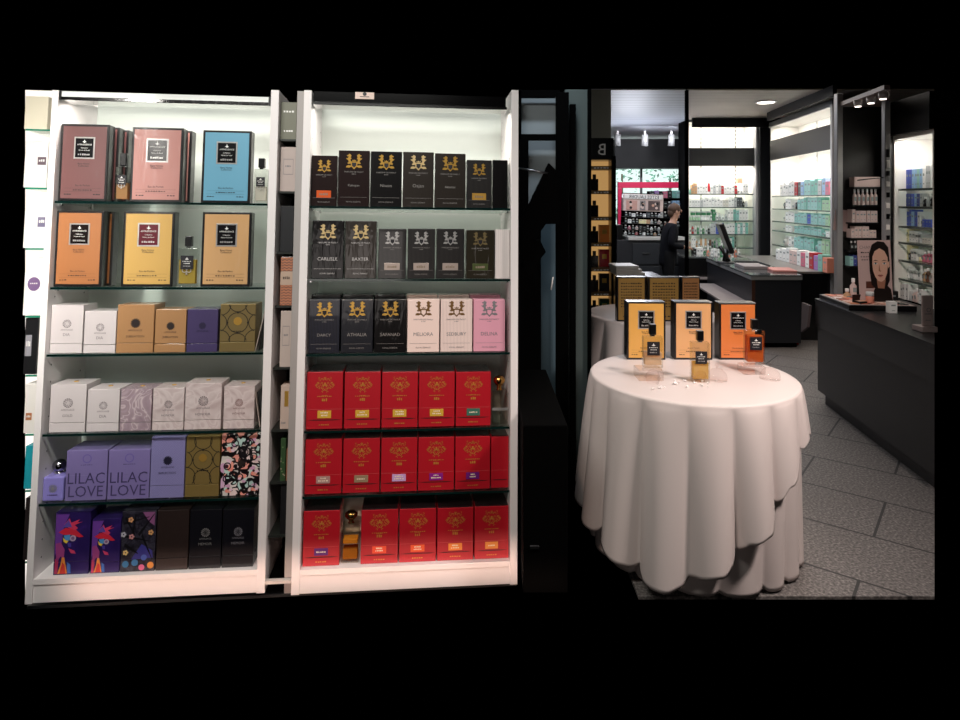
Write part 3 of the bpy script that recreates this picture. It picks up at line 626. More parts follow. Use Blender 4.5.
def niche(v0, i, hexc, label, marks=(), u0=25.8, u1=47, d=.12, y=.15, emat=None, name='perfume_box'):
    a, b, _, c = cut(u0, u1, v0, v0 + 30, y); z = nz[i] + .0005; b = min(b, LX[0] - .004)
    t = thing(name, label, 'box', LF, ((a + b)/2, y, z)); wd = b - a; h = c - z
    m = MB(); m.box(-wd/2, wd/2, 0, d, .0004, h, emat or pbr('niche_' + hexc[1:], hexc, .5), .0015); m.build('carton', t)
    for k, (mx0, mx1, mv0, mv1, mc) in enumerate(marks):
        m = MB(); p0 = P(LF, mx0, mv0, y); p1 = P(LF, mx1, mv1, y)
        X0, X1, Z1, Z0 = p0[0] - (a+b)/2, p1[0] - (a+b)/2, p0[1] - z, p1[1] - z
        mm = pbr('mark_' + mc[1:], mc, .5)
        if mc == '#7b5f8a': m.disc((X0+X1)/2, (Z0+Z1)/2, (Z1-Z0)/2, -.0002, mm, 18, rx=(X1-X0)/2); m.scribble((X0+X1)/2, (Z0+Z1)/2, (X1-X0)*.6, (Z1-Z0)*.1, -.0014, PAPER, 4)
        else: m.box(X0, X1, -.0014, -.0002, Z0, Z1, mm, .0003); m.scribble((X0+X1)/2, (Z0+Z1)/2 - .003, (X1-X0)*.7, (Z1-Z0)*.3, -.0016, PAPER, 3)
        m.build('label_mark', t)
niche(96, 0, '#f3ead2', 'cream box on the highest green glass shelf at the left edge')
niche(141, 1, '#f7f4ef', 'white box with dark square mark on the second glass shelf at the left edge', ((38, 46, 157, 165, '#6a5862'),))
niche(196, 2, '#f7f4ef', 'white box with grey square mark on the third glass shelf at the left edge', ((38, 46, 217, 227, '#77718c'),))
niche(258, 3, '#f7f4ef', 'white box with round purple seal at the left edge', ((28, 40, 277, 291, '#7b5f8a'),))
niche(318, 4, '#0d0d10', 'glossy black box with pale frame at the left edge', ((26, 31, 335, 356, '#9a98a0'),), u1=37)
niche(384, 5, '#f4efe9', 'white box with orange stripe at the left edge', ((26, 31.5, 413, 420, '#b9764a'),))
niche(446, 6, '#1fa8b8', 'turquoise box at the left edge', (), u1=34)
niche(498, 7, '#241c1c', 'dark brown box at the left edge below the turquoise one', (), u1=33)

t = thing('corner_shelving', 'dark recessed shelving in the narrow gap between the two white units', 'shelves', LF)
yg = .035; gx0, gx1 = LX[3] + .002, RXs[0] - .002
MB().box(gx0, gx1, DEP + .06, DEP + .075, RZs['bot'], RZs['top'], pbr('dark_recess', '#1a1a19', .6)).build('back_panel', t)
gz = []
for v in (139.5, 191.5, 252, 305.5, 367, 429, 481, 534):
    z = P(LF, 287, v, yg)[1]; gz.append(z); MB().box(gx0, gx1, yg - .01, DEP + .055, z - .008, z, pbr('dark_shelf', '#1f2320', .4)).build('shelf_board', t)
z = P(LF, 283, 577, yg)[1]; MB().box(gx0, gx1, yg - .04, yg - .02, z - .006, z + .006, pbr('pale_rail', '#cfc6c0', .4)).build('rail', t)
MB().box(gx0, gx1, yg, DEP + .05, RZs['bot'] - .01, z - .012, MATT).build('plinth', t)
gxr = gx1; MB().box(avgx(293.5, 286), gx1, .02, DEP + .05, RZs['bot'] - .01, RZs['top'], pbr('shaded_side_grey', '#a39d9a', .5), .001).build('side_face_stand_in', t); gx1 = avgx(293.5, 286) - .001  # added panel for the right unit's outer side, its shading painted grey
def gap(i, v0, hexc, label, u0=281, u1=297, marks=None, mat=None):
    z = gz[i]; a, h0 = P(LF, u0, v0, yg); b, _ = P(LF, u1, v0, yg)
    a, b = max(a, gx0 + .001), min(b, gx1 - .001)
    t = thing('perfume_box', label, 'box', LF, ((a+b)/2, yg, z + .0005)); wd = b - a; h = h0 - z
    m = MB(); m.box(-wd/2, wd/2, 0, .1, 0, h, mat or pbr('gap_' + hexc[1:], hexc, .5), .001)
    if marks: marks(m, wd, h)
    m.build('carton', t)
def mk_lines(m, w, h):
    m.scribble(0, h*.72, w*.7, h*.06, 0, PAPER, 4); m.scribble(0, h*.2, w*.6, h*.05, 0, PAPER, 4)
def mk_square(m, w, h):
    for a in (0, 1): m.rect(-w*.3, w*.35, h*(.38 + .34*a), h*(.39 + .34*a), 0, GRI); m.rect(-w*.3 + a*w*.63, -w*.28 + a*w*.63, h*.38, h*.73, 0, GRI)
    m.scribble(.02*w, h*.55, w*.4, h*.04, 0, GRI, 4)
def mk_gold(m, w, h): m.rect(-w*.05, w*.4, h*.52, h*.88, 0, GOLD); m.scribble(-w*.1, h*.12, w*.5, h*.05, 0, GRI, 4)
def mk_band(m, w, h): m.rect(-w*.5, w*.5, h*.42, h*.7, 0, pbr('pale_band', '#b9a08e', .5)); m.scribble(0, h*.54, w*.6, h*.06, 0, INK, 4, )
def mk_floral(m, w, h):
    for k in range(12): m.disc(rnd.uniform(-.4, .4)*w, rnd.uniform(.1, .95)*h, w*.12, 0, pbr('leaf_print_%d' % (k % 3), ('#7f9a6a', '#b9a890', '#31502c')[k % 3], .5), 8, th=.0006 + k*.0001)
gap(0, 102, '#6f6f60', 'grey green box in the topmost cell of the gap between the units', marks=mk_lines)
gap(1, 147, '#b4a49e', 'pinkish white box in the second cell of the gap between the units', marks=mk_square)
gap(2, 206, '#15161a', 'black glossy box in the third cell of the gap between the units', u1=294)
def herring(nt, co):
    s = xyz(nt, co); zig = mth(nt, 'ABSOLUTE', mth(nt, 'SUBTRACT', mth(nt, 'FRACT', mth(nt, 'MULTIPLY', s[0], 60)), .5))
    w_ = mth(nt, 'FRACT', mth(nt, 'ADD', mth(nt, 'MULTIPLY', s[2], 90), zig)); return ramp(nt, w_, [(0, '#b0683e'), (.6, '#5e3624')], True)
gap(3, 257, '#a0623c', 'orange zigzag box with pale band in the gap between the units', marks=mk_band, mat=pattern('zigzag_carton', herring), u1=293)
gap(4, 311, '#b5a79f', 'pale box with square outline in the gap between the units', marks=mk_square, u1=293)
gap(5, 386, '#bdaa9e', 'pale box with gold square in the gap between the units', marks=mk_gold, u1=293)
gap(6, 439, '#2e4a2a', 'green leaf print box low in the gap between the units', u1=286, marks=mk_floral)
gap(6, 449, '#8a6248', 'brown box beside the green leaf print box in the gap', u0=286.6, u1=292)
gap(7, 486, '#0f0f12', 'black box in the lowest cell of the gap between the units', u1=292)
o = MB().box(LX[0], RXs[3] - .002, .015, DEP + .1, min(RZs['bot'], LZ['bot']) - .012, min(RZs['bot'], LZ['bot']) - .001, pbr('black_base', '#16181a', .5)).build('floor_perfume_corner', None, LF); struct(o)
# ================================================================ THE SHOP
RF = RZ(-7)
def rl(X, Y):                                  # world floor point -> room frame
    c, s = math.cos(R(7)), math.sin(R(7)); return X*c - Y*s, X*s + Y*c
# ---------------------------------------------------------------- floor and ceilings
def tiles(nt, co):
    mp = nt.nodes.new('ShaderNodeMapping'); mp.inputs['Rotation'].default_value = (0, 0, R(38)); nt.links.new(co, mp.inputs[0])
    b = nt.nodes.new('ShaderNodeTexBrick'); b.inputs['Scale'].default_value = 1.0; b.inputs['Mortar Size'].default_value = .006
    b.inputs['Brick Width'].default_value = .8; b.inputs['Row Height'].default_value = .42; b.inputs['Mortar'].default_value = lin('#2c2a29')
    nt.links.new(mp.outputs[0], b.inputs['Vector'])
    n = nt.nodes.new('ShaderNodeTexNoise'); n.inputs['Scale'].default_value = 90; n.inputs['Detail'].default_value = 6; nt.links.new(co, n.inputs['Vector'])
    c = ramp(nt, n.outputs['Fac'], [(.32, '#4a4643'), (.5, '#6a6562'), (.68, '#948d89')])
    nt.links.new(c, b.inputs['Color1']); nt.links.new(c, b.inputs['Color2']); return b.outputs[0]
FL = pattern('slate_tiles', tiles, .6, 0)
k35 = (934.5 - 480)/F0
def slab(name, pts, z0, z1, mat):
    n = len(pts); v = [(x, y, z) for z in (z0, z1) for x, y in pts]
    f = [tuple(range(n))[::-1], tuple(range(n, 2*n))] + [(i, (i+1) % n, n + (i+1) % n, n + i) for i in range(n)]
    return struct(MB().add(v, f, mat).build(name))
slab('floor', [(.6, 2.46), (k35*2.46, 2.46), (k35*6.2, 6.2), (6.5, 10.2), (6.5, 13), (.6, 13)], -.012, 0, FL)
def slats(a, b, k, ax):
    def f(nt, co):
        s = xyz(nt, co); w_ = mth(nt, 'FRACT', mth(nt, 'MULTIPLY', s[ax], k)); return ramp(nt, w_, [(0, a), (.7, a), (.85, b), (1, a)])
    return f
HC = 2.66
kp = (687 - 480)/F0
YN = (HC - 1.5)*F0/110
slab('ceiling_sales_room', [(kp*YN, YN), (k35*YN, YN), (k35*9.6, 9.9), (kp*9.6, 9.6)], HC, HC + .012, pattern('slatted_ceiling', slats('#a39a92', '#7c746d', 9, 1), .5, 0))
slab('ceiling_reflected_room', [((588-480)/F0*YN, YN), (kp*YN - .01, YN), (kp*12.4, 12.4), (.165*12.4, 12.4)], HC, HC + .012, pattern('grey_ceiling', slats('#b9bec8', '#969ba5', 5, 1), .5, 0))  # ceiling of the room reflected in the mirror, built solid
# ceiling lamps
def downlight(u, v, H, r, label, s=6):
    Y = (H - 1.5)*F0/(200 - v); X = (u - 480)/F0*Y
    t = thing('ceiling_light', label, 'lamp', I4, (X, Y, H)); m = MB(); m.lathe([(r*1.25, -.012), (r*1.25, -.0005)], WHITE); m.build('rim', t)
    m = MB(); m.lathe([(r, -.016), (r, -.0125)], emis('lamp_disc_%s' % s, '#fff6e8', s)); m.build('diffuser', t); return X, Y
CLX, CLY = downlight(766, 101.5, HC, .095, 'round white ceiling lamp glowing in the slatted ceiling')

# ---------------------------------------------------------------- stocked display bays
NAMES = {'w': ('white', '#eef0ef'), 'o': ('off-white', '#dcdad2'), 'g': ('pale grey', '#c4c8ca'), 'r': ('red', '#b3232f'), 'd': ('dark grey', '#4c5257'), 'k': ('black', '#191a1c'),
         't': ('pale teal', '#9ccfcb'), 'm': ('mint', '#7fc0b4'), 'e': ('green', '#3f8a5e'), 'l': ('pale green', '#a9cfae'), 'b': ('blue', '#4a5fc0'), 'u': ('dark blue', '#3d4a94'), 'c': ('light blue', '#9cc3e6'),
         'n': ('tan', '#c9a27c'), 'y': ('cream', '#e9e1b4'), 'p': ('pink', '#d4778f'), 's': ('salmon', '#e08f78'), 'h': ('blush', '#d9c3be'), 'v': ('violet', '#a77bc0'), 'f': ('brown', '#6d4a38')}
PROTO = {}
def goods_mesh(kind, c):
    k = (kind, c)
    if k in PROTO: return PROTO[k]
    nm, hx = NAMES[c]; body = pbr('goods_' + nm.replace(' ', '_').replace('-', '_'), hx, .5); pr = pbr('goods_print', '#8f9a9a', .6); m = MB()
    if kind == 'carton':
        m.box(-.5, .5, 0, 1, 0, 1, body, .02); m.rect(-.28, .28, .62, .74, 0, pr, th=.006); m.rect(-.2, .2, .2, .25, 0, pr, th=.006)
    elif kind == 'bottle':
        m.lathe([(.42, 0), (.48, .04), (.48, .58), (.2, .72), (.2, .78)], body, T(0, .5, 0), 14); m.lathe([(.26, .78), (.26, .99), (.2, 1)], pbr('goods_cap', '#f2f2f2' if c not in 'wo' else '#8c9094', .4), T(0, .5, 0), 12)
        m.rect(-.3, .3, .25, .5, .03, pr, th=.01)
    elif kind == 'tube':
        m.lathe([(.3, 0), (.3, .2)], pbr('goods_cap', '#f2f2f2', .4), T(0, .5, 0), 12); v = [(.46*x, .5 + .30*y*(1 if z < .9 else .06), z) for z in (.2, 1) for x, y in ((-1, -1), (1, -1), (1, 1), (-1, 1))]
        m.add(v, [(0, 1, 5, 4), (1, 2, 6, 5), (2, 3, 7, 6), (3, 0, 4, 7), (0, 3, 2, 1), (4, 5, 6, 7)], body)
    elif kind == 'jar':
        m.lathe([(.46, 0), (.5, .06), (.5, .6), (.44, .64)], body, T(0, .5, 0), 14); m.lathe([(.5, .64), (.5, .96), (.46, 1)], pbr('goods_lid', '#d9dbdb' if c != 'w' else '#9fa8a8', .35), T(0, .5, 0), 14)
    PROTO[k] = m.mesh(kind); return PROTO[k]
FIRST = {}
def goods(kind, c, F, pos, w, d, h, label, group):
    k = (kind, c)
    if k not in FIRST: FIRST[k] = o = bpy.data.objects.new(dict(carton='carton', bottle='bottle', tube='cream_tube', jar='jar')[kind], goods_mesh(kind, c))
    else: o = FIRST[k].copy()
    COL.objects.link(o); o.matrix_world = F @ T(*pos) @ Matrix.Diagonal((w, d, h, 1))
    return tag(o, label, {'carton': 'box', 'bottle': 'bottle', 'tube': 'tube', 'jar': 'jar'}[kind], group)
ORD = ['first', 'second', 'third', 'fourth', 'fifth', 'sixth', 'seventh', 'eighth', 'ninth', 'tenth', 'eleventh', 'twelfth', 'thirteenth', 'fourteenth', 'fifteenth', 'sixteenth', 'seventeenth', 'eighteenth', 'nineteenth', 'twentieth', 'twenty first', 'twenty second']
KIND = {'c': 'carton', 'b': 'bottle', 't': 'tube', 'j': 'jar'}
def stock(F, xa, xb, z, y, spec, hmax, place, d=.09, seed=1):
    """spec: tokens colour+kind[+height 1-9]; spread along the shelf from left to right"""
    r_ = random.Random(seed); toks = spec.split(); n = len(toks); step = (xb - xa)/n
    seen = {}
    for i, tk in enumerate(toks):
        if tk == '--': continue
        c, kd = tk[0], KIND[tk[1]]; hh = hmax*(int(tk[2])/9 if len(tk) > 2 else .8 + .2*r_.random())
        wd = step*(.93 if kd == 'carton' else .88); dd = d if kd == 'carton' else min(d, wd)
        goods(kd, c, F, (xa + step*(i + .5), y + r_.uniform(0, .008), z + .0006), wd, dd, hh,
              f'{NAMES[c][0]} {kd}, {ORD[i]} item from left on the {place}', 'goods on the ' + place)

SHELFG = pbr('shelf_glass_edge', '#5b6663', .25, coat=.4); BAYW = pbr('bay_white', '#efece6', .5)
def bay(label, F, x0, x1, ztop, zcount, header, depth, vs, uc, y=.05, nm='display_bay', posts=True, endmat=None):
    t = thing(nm, label, 'shelves', F); zs_ = []
    MB().box(x0, x1, depth, depth + .02, zcount, ztop, BAYW).build('back_panel', t)
    for a, b in ((x0 - .02, x0), (x1, x1 + .02)): MB().box(a, b, 0, depth + .02, zcount, ztop, BAYW).build('side_panel', t)
    if nm == 'display_bay' and not endmat: MB().box(x0 - .024, x0 - .0205, -.002, depth + .025, zcount, ztop + .032, MATT).build('end_panel', t)
    if endmat: MB().box(x1 + .0205, x1 + .024, -.002, depth + .025, zcount, ztop + .032, endmat).build('end_panel', t)
    MB().box(x0 - .02, x1 + .02, 0, depth + .02, ztop, ztop + .03, BAYW).build('top_panel', t)
    if header: MB().box(x0, x1, -.012, .012, header[0], header[1], pbr('header_charcoal', '#101013', .5), .002).build('header_board', t)
    if posts:
        for f in (.32, .86):
            x = x0 + (x1 - x0)*f; m = MB(); m.box(x - .012, x + .012, depth - .006, depth - .0005, zcount, ztop, pbr('slotted_rail', '#c9c7c2', .4, .3))
            z = zcount + .05
            while z < ztop - .03: m.box(x - .005, x + .005, depth - .0068, depth - .0058, z, z + .03, HOLE); z += .06
            m.build('slotted_rail', t)
    for v in vs:
        z = P(F, uc, v, y)[1]; zs_.append(z)
        m = MB(); m.box(x0 + .002, x1 - .002, y - .03, depth - .008, z - .014, z, GL); m.box(x0 + .002, x1 - .002, y - .034, y - .03, z - .015, z, SHELFG); m.build('glass_shelf', t)
    return t, zs_
# far bay, facing us
BF = T(0, 9.4, 0)
bx0, bx1 = P(BF, 689, 200)[0], P(BF, 755.5, 200)[0]
tb, bz = bay('tall white lit display bay on the far wall behind the till', BF, bx0, bx1, P(BF, 720, 122)[1], P(BF, 720, 257)[1], (P(BF, 720, 166)[1], P(BF, 720, 148)[1]), .40,
    (193.8, 207, 220.5, 234, 247.5), 718)
zc = P(BF, 720, 257)[1]
zz = P(BF, 720, 121)[1]
MB().box(bx0 - .02, bx1 + .02, -.02, .0, zz - .02, zz + .06, STEEL).build('steel_trim', tb)
xe = P(BF, 750, 200)[0]
stock(BF, bx0 + .02, xe, bz[0], .06, 'mj5 nc8 nc9 wc7 wc8 wc7 wc8 rt9 wc7 gc8 wc9 gc9 rc7 wc6 wc7 wc6 wc8 rc7 wb5 wb4 wc9 wc9', .155, 'top shelf of the far bay', seed=2)
o = goods('carton', 'n', BF, (P(BF, 742, 200)[0], .07, bz[0] + .158), .075, .06, .07, 'small tan carton on top of the white cartons at the right of the far bay', None)
stock(BF, bx0 + .02, xe, bz[1], .06, 'wc6 wc6 wc6 wc6 gc6 wc7 wc8 wc7 wc8 wc7 wc8 wc6 oc6 oc6 wc7 wc8 gc7 dc8 dc8 kb6 gj5', min(.16, bz[0] - bz[1] - .026), 'second shelf of the far bay', seed=3)
stock(BF, bx0 + .02, xe, bz[2], .06, 'lj4 lj4 lj4 lj4 wj4 wj4 wj4 wb7 ec9 wb6 gb6 wb5 gb7 wc9 wc9 mc9 tc8 wc9 wc9 wc9', min(.16, bz[1] - bz[2] - .026), 'third shelf of the far bay', seed=4)
for i in range(5): goods('jar', 'e', BF, (bx0 + .09 + i*.078, .07, bz[2] + .0756), .07, .07, .06, f'green jar, {ORD[i]} from left in upper layer on third shelf of the far bay', 'green jars on the far bay')
stock(BF, bx0 + .02, xe, bz[3], .06, 'wb7 rb8 wb7 eb7 wb7 eb6 wb7 kb6 gc8 gc9 bc9 uc9 bc9 wc8 wc8 wc9 wc9 mc9 wc8 tc9 wc9 mc9', min(.16, bz[2] - bz[3] - .026), 'fourth shelf of the far bay', seed=5)
stock(BF, bx0 + .02, P(BF, 736, 200)[0], bz[4], .06, 'nb6 wc9 wc9 nb7 wb6 nt7 wt7 nt7 wb7 ft6 db6 eb7 gb6 lc7 wc6 ec7 wc7 mc8 wc7 mc8', min(.165, bz[3] - bz[4] - .026), 'fifth shelf of the far bay', seed=6)
m = MB(); m.box(bx0 - .02, bx1 + .02, -.16, .42, 0, zc - .022, BLACK)
o = m.build('drawer_cabinet', None, BF); tag(o, 'black drawer cabinet below the far bay', 'cabinet')
for j in range(3):
    z0_ = .08 + j*(zc - .12)/3
    for i in range(3):
        a = bx0 + i*(bx1 - bx0)/3
        d_ = MB().box(a + .006, a + (bx1-bx0)/3 - .006, -.178, -.161, z0_, z0_ + (zc - .12)/3 - .014, pbr('drawer_front', '#1d1e21', .4), .002).build('drawer', o)
        MB().box(a + .1, a + (bx1-bx0)/3 - .1, -.192, -.1785, z0_ + .11, z0_ + .125, STEEL, .003).build('handle', d_)
o = MB().box(bx0 - .02, bx1 + .02, -.19, .40, zc - .021, zc - .001, pbr('stone_top', '#75726f', .35), .002).build('worktop', None, BF); tag(o, 'grey worktop over the black drawers of the far bay', 'worktop')
stock(BF, bx0 + .02, P(BF, 738, 200)[0], zc, -.12, 'kc7 wc8 wc8 eb7 sb8 wb7 wc7 wb7 eb8 wb6 sb8 wb7 sb8 wb7', .16, 'worktop of the far bay', seed=7)
# corner post between the two bays
pX = P(BF, 762, 200)
m = MB(); m.box(pX[0] - .075, pX[0] + .075, -.10, .06, 0, P(BF, 762, 128)[1], pbr('post_dark', '#26282b', .35), .004); m.build('trim_1', None, BF)
struct(bpy.data.objects['trim_1'])
for dx, k in ((-.098, 2), (.098, 3)):
    struct(MB().box(pX[0] + dx - .018, pX[0] + dx + .018, -.07, .05, 0, P(BF, 762, 128)[1], POSTM, .003).build(f'trim_{k}', None, BF))
# bay along the right wall
WB = 2.89
SF = RF @ T(WB, 9.5, 0) @ RZ(-90)
sx0, sx1 = P(SF, 771, 200)[0], P(SF, 833, 200)[0]
ztop = P(SF, 800, 117)[1]
ts, sz = bay('tall white lit display bay along the right wall behind the till', SF, sx0, sx1, ztop, P(SF, 800, 263)[1], (P(SF, 800, 155)[1], P(SF, 800, 133)[1]), .36,
    (195.3, 209.6, 223.5, 234, 250), 805)
MB().box(sx0 - .02, sx1 + .02, -.02, 0, ztop - .01, ztop + .06, STEEL).build('steel_trim', ts)
MB().box(sx1 + .001, sx1 + .05, -.03, .02, 0, ztop + .01, POSTM, .003).build('edge_post', ts)
s0, s1 = P(SF, 779, 200, .05)[0], P(SF, 828, 200, .05)[0]
stock(SF, s0, s1, sz[0], .06, 'wc7 wc8 wc7 wc8 wc9 rc8 dc8 cc8 tc9 tc9 mc8 mc9 gc8 cc9 pc7', .19, 'top shelf of the right wall bay', seed=8)
stock(SF, s0 + .1, s1, sz[1], .06, 'kb8 wc8 wc7 ob6 kb8 tc7 tc8 mc9 tc9 tc9 tc9 mc9 lc7 lc7', min(.19, sz[0] - sz[1] - .026), 'second shelf of the right wall bay', seed=9)
stock(SF, s0 + .1, s1, sz[2], .06, 'ob7 wc8 wc9 wc8 tc7 tc8 tc7 tc8 bc7 tc8 tc7 tc8 tc7 lc7', min(.2, sz[1] - sz[2] - .026), 'third shelf of the right wall bay', seed=10)
stock(SF, s0 + .1, s1, sz[3], .06, 'ob7 wc7 wc7 ht6 tc7 tc8 tc8 tc7 tc8 tc8 tc7 tc7 tb6 wc5', min(.19, sz[2] - sz[3] - .026), 'fourth shelf of the right wall bay', seed=11)
stock(SF, s0 + .1, s1, sz[4], .06, 'ob7 ht6 wc7 wb8 tc7 tc8 tc7 tc8 tc7 mc8 tb7 tc7 lc8 lc8', min(.22, sz[3] - sz[4] - .026), 'fifth shelf of the right wall bay', seed=12)
zc = P(SF, 800, 263)[1]
m = MB(); m.box(sx0, sx1, -.42, -.001, 0, zc - .025, BLACK); o = m.build('drawer_cabinet', None, SF); tag(o, 'black drawer cabinet under the right wall bay', 'cabinet')
for j in range(3):
    for i in range(3):
        L = (sx1 - sx0)/3; a = sx0 + i*L; z0_ = .07 + j*(zc - .11)/3
        d_ = MB().box(a + .008, a + L - .008, -.438, -.4205, z0_, z0_ + (zc - .11)/3 - .016, pbr('drawer_front', '#1d1e21', .4), .002).build('drawer', o)
        MB().box(a + .1, a + L - .1, -.458, -.4385, z0_ + .12, z0_ + .135, STEEL, .003).build('handle', d_)
o = MB().box(sx0, sx1, -.45, -.001, zc - .024, zc - .002, pbr('stone_top', '#75726f', .35), .002).build('worktop', None, SF); tag(o, 'grey worktop over the black drawers of the right wall bay', 'worktop')
s0, s1 = P(SF, 777, 260, -.1)[0], P(SF, 829, 266, -.1)[0]
stock(SF, s0, s1, zc - .0015, -.12, 'wc6 wc7 wc7 wc8 hc7 hc7 wc8 pc7 wc8 rc8 vc7 mc8 sc7', .2, 'worktop of the right wall bay', d=.1, seed=13)
# ceiling edge trim along the two bays
struct(MB().box(bx0 - .02, 4.3, -.22, -.18, HC - .13, HC - .001, pbr('dark_cornice', '#08080a', .6, spec=.2)).build('trim_4', None, BF))
struct(MB().box(sx0 + .35, sx1 + .40, -.16, -.12, HC - .11, HC - .001, pbr('dark_cornice', '#08080a', .6, spec=.2)).build('trim_5', None, SF))

# ---------------------------------------------------------------- till counter
tl = thing('till_counter', 'black till counter with glass top in the middle of the shop', 'counter')
A = at(752, 348, 6.59); Bp = at(801, 348, 6.59); dpt = 2.0; kx = math.tan(R(7))
hz = 1.5 - 75*6.59/F0
def para(z0, z1, mat, x0=0, x1=0, y0=0, y1=0, m=None, bev=0):
    m = m or MB(); a, b = A.x + x0, Bp.x + x1; ya, yb = A.y + y0, A.y + dpt + y1
    pts = [(a + kx*y0, ya), (b + kx*y0, ya), (b + kx*(yb - A.y), yb), (a + kx*(yb - A.y), yb)]
    v = [(x, y, z) for z in (z0, z1) for x, y in pts]
    return m.add(v, [(0, 3, 2, 1), (4, 5, 6, 7), (0, 1, 5, 4), (1, 2, 6, 5), (2, 3, 7, 6), (3, 0, 4, 7)], mat)
para(.05, hz - .05, pbr('till_black', '#202227', .45), y0=.0).build('body', tl)
para(0, .0495, MATT, .03, -.03, .04, -.03).build('plinth', tl)
para(hz - .0495, hz - .012, pbr('frosted_edge', '#9a9c9c', .3, .3), -.01, .01, -.01, .01).build('top_frame', tl)
para(hz - .0118, hz, pbr('grey_glass_top', '#5d6263', .12, coat=.6), -.012, .012, -.012, .012).build('glass_top', tl)
m = MB(); m.box(A.x - .004, A.x + .03, A.y - .006, A.y - .0005, .05, hz - .05, pbr('copper_edge', '#5d4034', .35, .5)); m.build('corner_strip', tl)
m = MB(); sh = at(716, 293, 7.2); v = []
for y, z in ((6.75, .43), (8.2, .43)):
    x = A.x + kx*(y - A.y)
    v += [(x - .26, y, z), (x - .002, y, z), (x - .26, y, z + .018), (x - .002, y, z + .018)]
m.add(v, [(0, 1, 3, 2), (4, 6, 7, 5), (0, 4, 5, 1), (2, 3, 7, 6), (0, 2, 6, 4), (1, 5, 7, 3)], pbr('pale_ledge', '#8f8583', .4)); m.build('bag_ledge', tl)
# second counter behind
s2 = thing('till_counter', 'low black counter with pale shelf partly hidden behind the till counter', 'counter')
q = at(690, 280, 8.55)
MB().box(q.x + .03, q.x + .42, 8.82, 9.15, 0, hz - .03, BLACK, .003).build('body', s2)
MB().box(q.x + .01, q.x + .46, 8.8, 9.17, hz - .0295, hz - .005, pbr('grey_glass_top', '#5d6263', .12), .002).build('top', s2)
MB().box(q.x - .0, q.x + .44, 8.62, 8.8195, .44, .46, pbr('pale_ledge', '#8f8583', .4), .002).build('bag_ledge', s2)
# monitor, papers, folder on the till counter
def tx(y, f): return A.x + kx*(y - A.y) + f*(Bp.x - A.x)
mo = thing('till_monitor', 'black touch screen monitor tilted back on its stand on the till counter', 'monitor', I4, (tx(7.9, .12), 7.9, hz + .0005), 78)
m = MB(); m.lathe([(.11, 0), (.11, .012), (.09, .018)], BLACK); m.build('foot', mo)
m = MB(); m.tube((0, 0, .015), (0, -.02, .16), .035, BLACK, 10, .028); m.tube((.0, -.05, .015), (0, .06, .2), .022, BLACK); m.build('neck', mo)
SM = T(0, .0, .30) @ RX(-20)
m = MB(); m.box(-.17, .17, -.025, .03, -.19, .19, BLACK, .012, SM); m.build('housing', mo)
m = MB(); m.box(-.15, .15, -.0275, -.0252, -.15, .17, pbr('screen_off', '#1b2024', .1, coat=1), .001, SM); m.build('screen', mo)
m = MB(); m.box(-.1, .1, -.03, -.0256, -.182, -.158, STEEL, .001, SM); m.build('control_strip', mo)
yq = 7.3; o = MB().box(-.13, .13, -.2, .2, 0, .035, pbr('grey_pad', '#8b8485', .5), .004).build('paper_pad', None, I4, (tx(yq, .4), yq, hz + .0005), -7); tag(o, 'stack of greyish paper lying on the till counter before the monitor', 'paper')
yq = 6.98; o = MB().box(-.12, .12, -.17, .17, 0, .022, pbr('salmon_folder', '#c7837c', .45), .003).build('folder', None, I4, (tx(yq, .86) , yq, hz + .0005), -12); tag(o, 'salmon pink folder on the till counter beside the grey paper', 'folder')
o = MB().box(-.04, .26, -.05, .05, 0, .012, pbr('keyboard_black', '#17181b', .5), .003).build('keyboard', None, I4, (tx(8.0, .42), 8.0, hz + .0005), -7); tag(o, 'black keyboard lying behind the grey paper on the till counter', 'keyboard')
o = MB().box(0, .02, 0, .26, 0, .34, pbr('red_bag', '#a51522', .5), .004).build('shopping_bag', None, I4, (Bp.x + .02, 6.72, .001), -7); tag(o, 'red bag standing on the floor beside the till counter', 'bag')

# ---------------------------------------------------------------- makeup counter on the right
cA = at(816, 402, 1.5*F0/202); lx, ly = rl(cA.x, cA.y)
hzc = 1.5 - 98*4.86/F0
yend = 3.2
def ray_y(x):                                   # where the counter's end cut lies (a mitred end)
    t = math.tan(math.atan(k35) - R(7)); return x/t
mk = thing('makeup_counter', 'long black makeup counter at the right edge', 'counter')
def cpara(x0, x1, y1, z0, z1, mat, name):
    pts = [(x0, ray_y(x0)), (x1, ray_y(x1)), (x1, y1), (x0, y1)]
    v = [tuple(RF @ Vector((x, y, z))) for z in (z0, z1) for x, y in pts]
    return MB().add(v, [(0, 3, 2, 1), (4, 5, 6, 7), (0, 1, 5, 4), (1, 2, 6, 5), (2, 3, 7, 6), (3, 0, 4, 7)], mat).build(name, mk)
cpara(lx + .012, lx + .60, ly, .09, hzc - .201, pbr('counter_black', '#121214', .4, coat=.2), 'body')
cpara(lx, lx + .60, ly + .012, hzc - .20, hzc - .02, pbr('counter_black_band', '#0f0f11', .35, coat=.3), 'top_band')
cpara(lx - .004, lx + .60, ly + .016, hzc - .0195, hzc, pbr('counter_top', '#1b1c1f', .35), 'worktop')
cpara(lx + .05, lx + .55, ly - .04, 0, .0895, pbr('counter_kick', '#2b2b2d', .5), 'plinth')
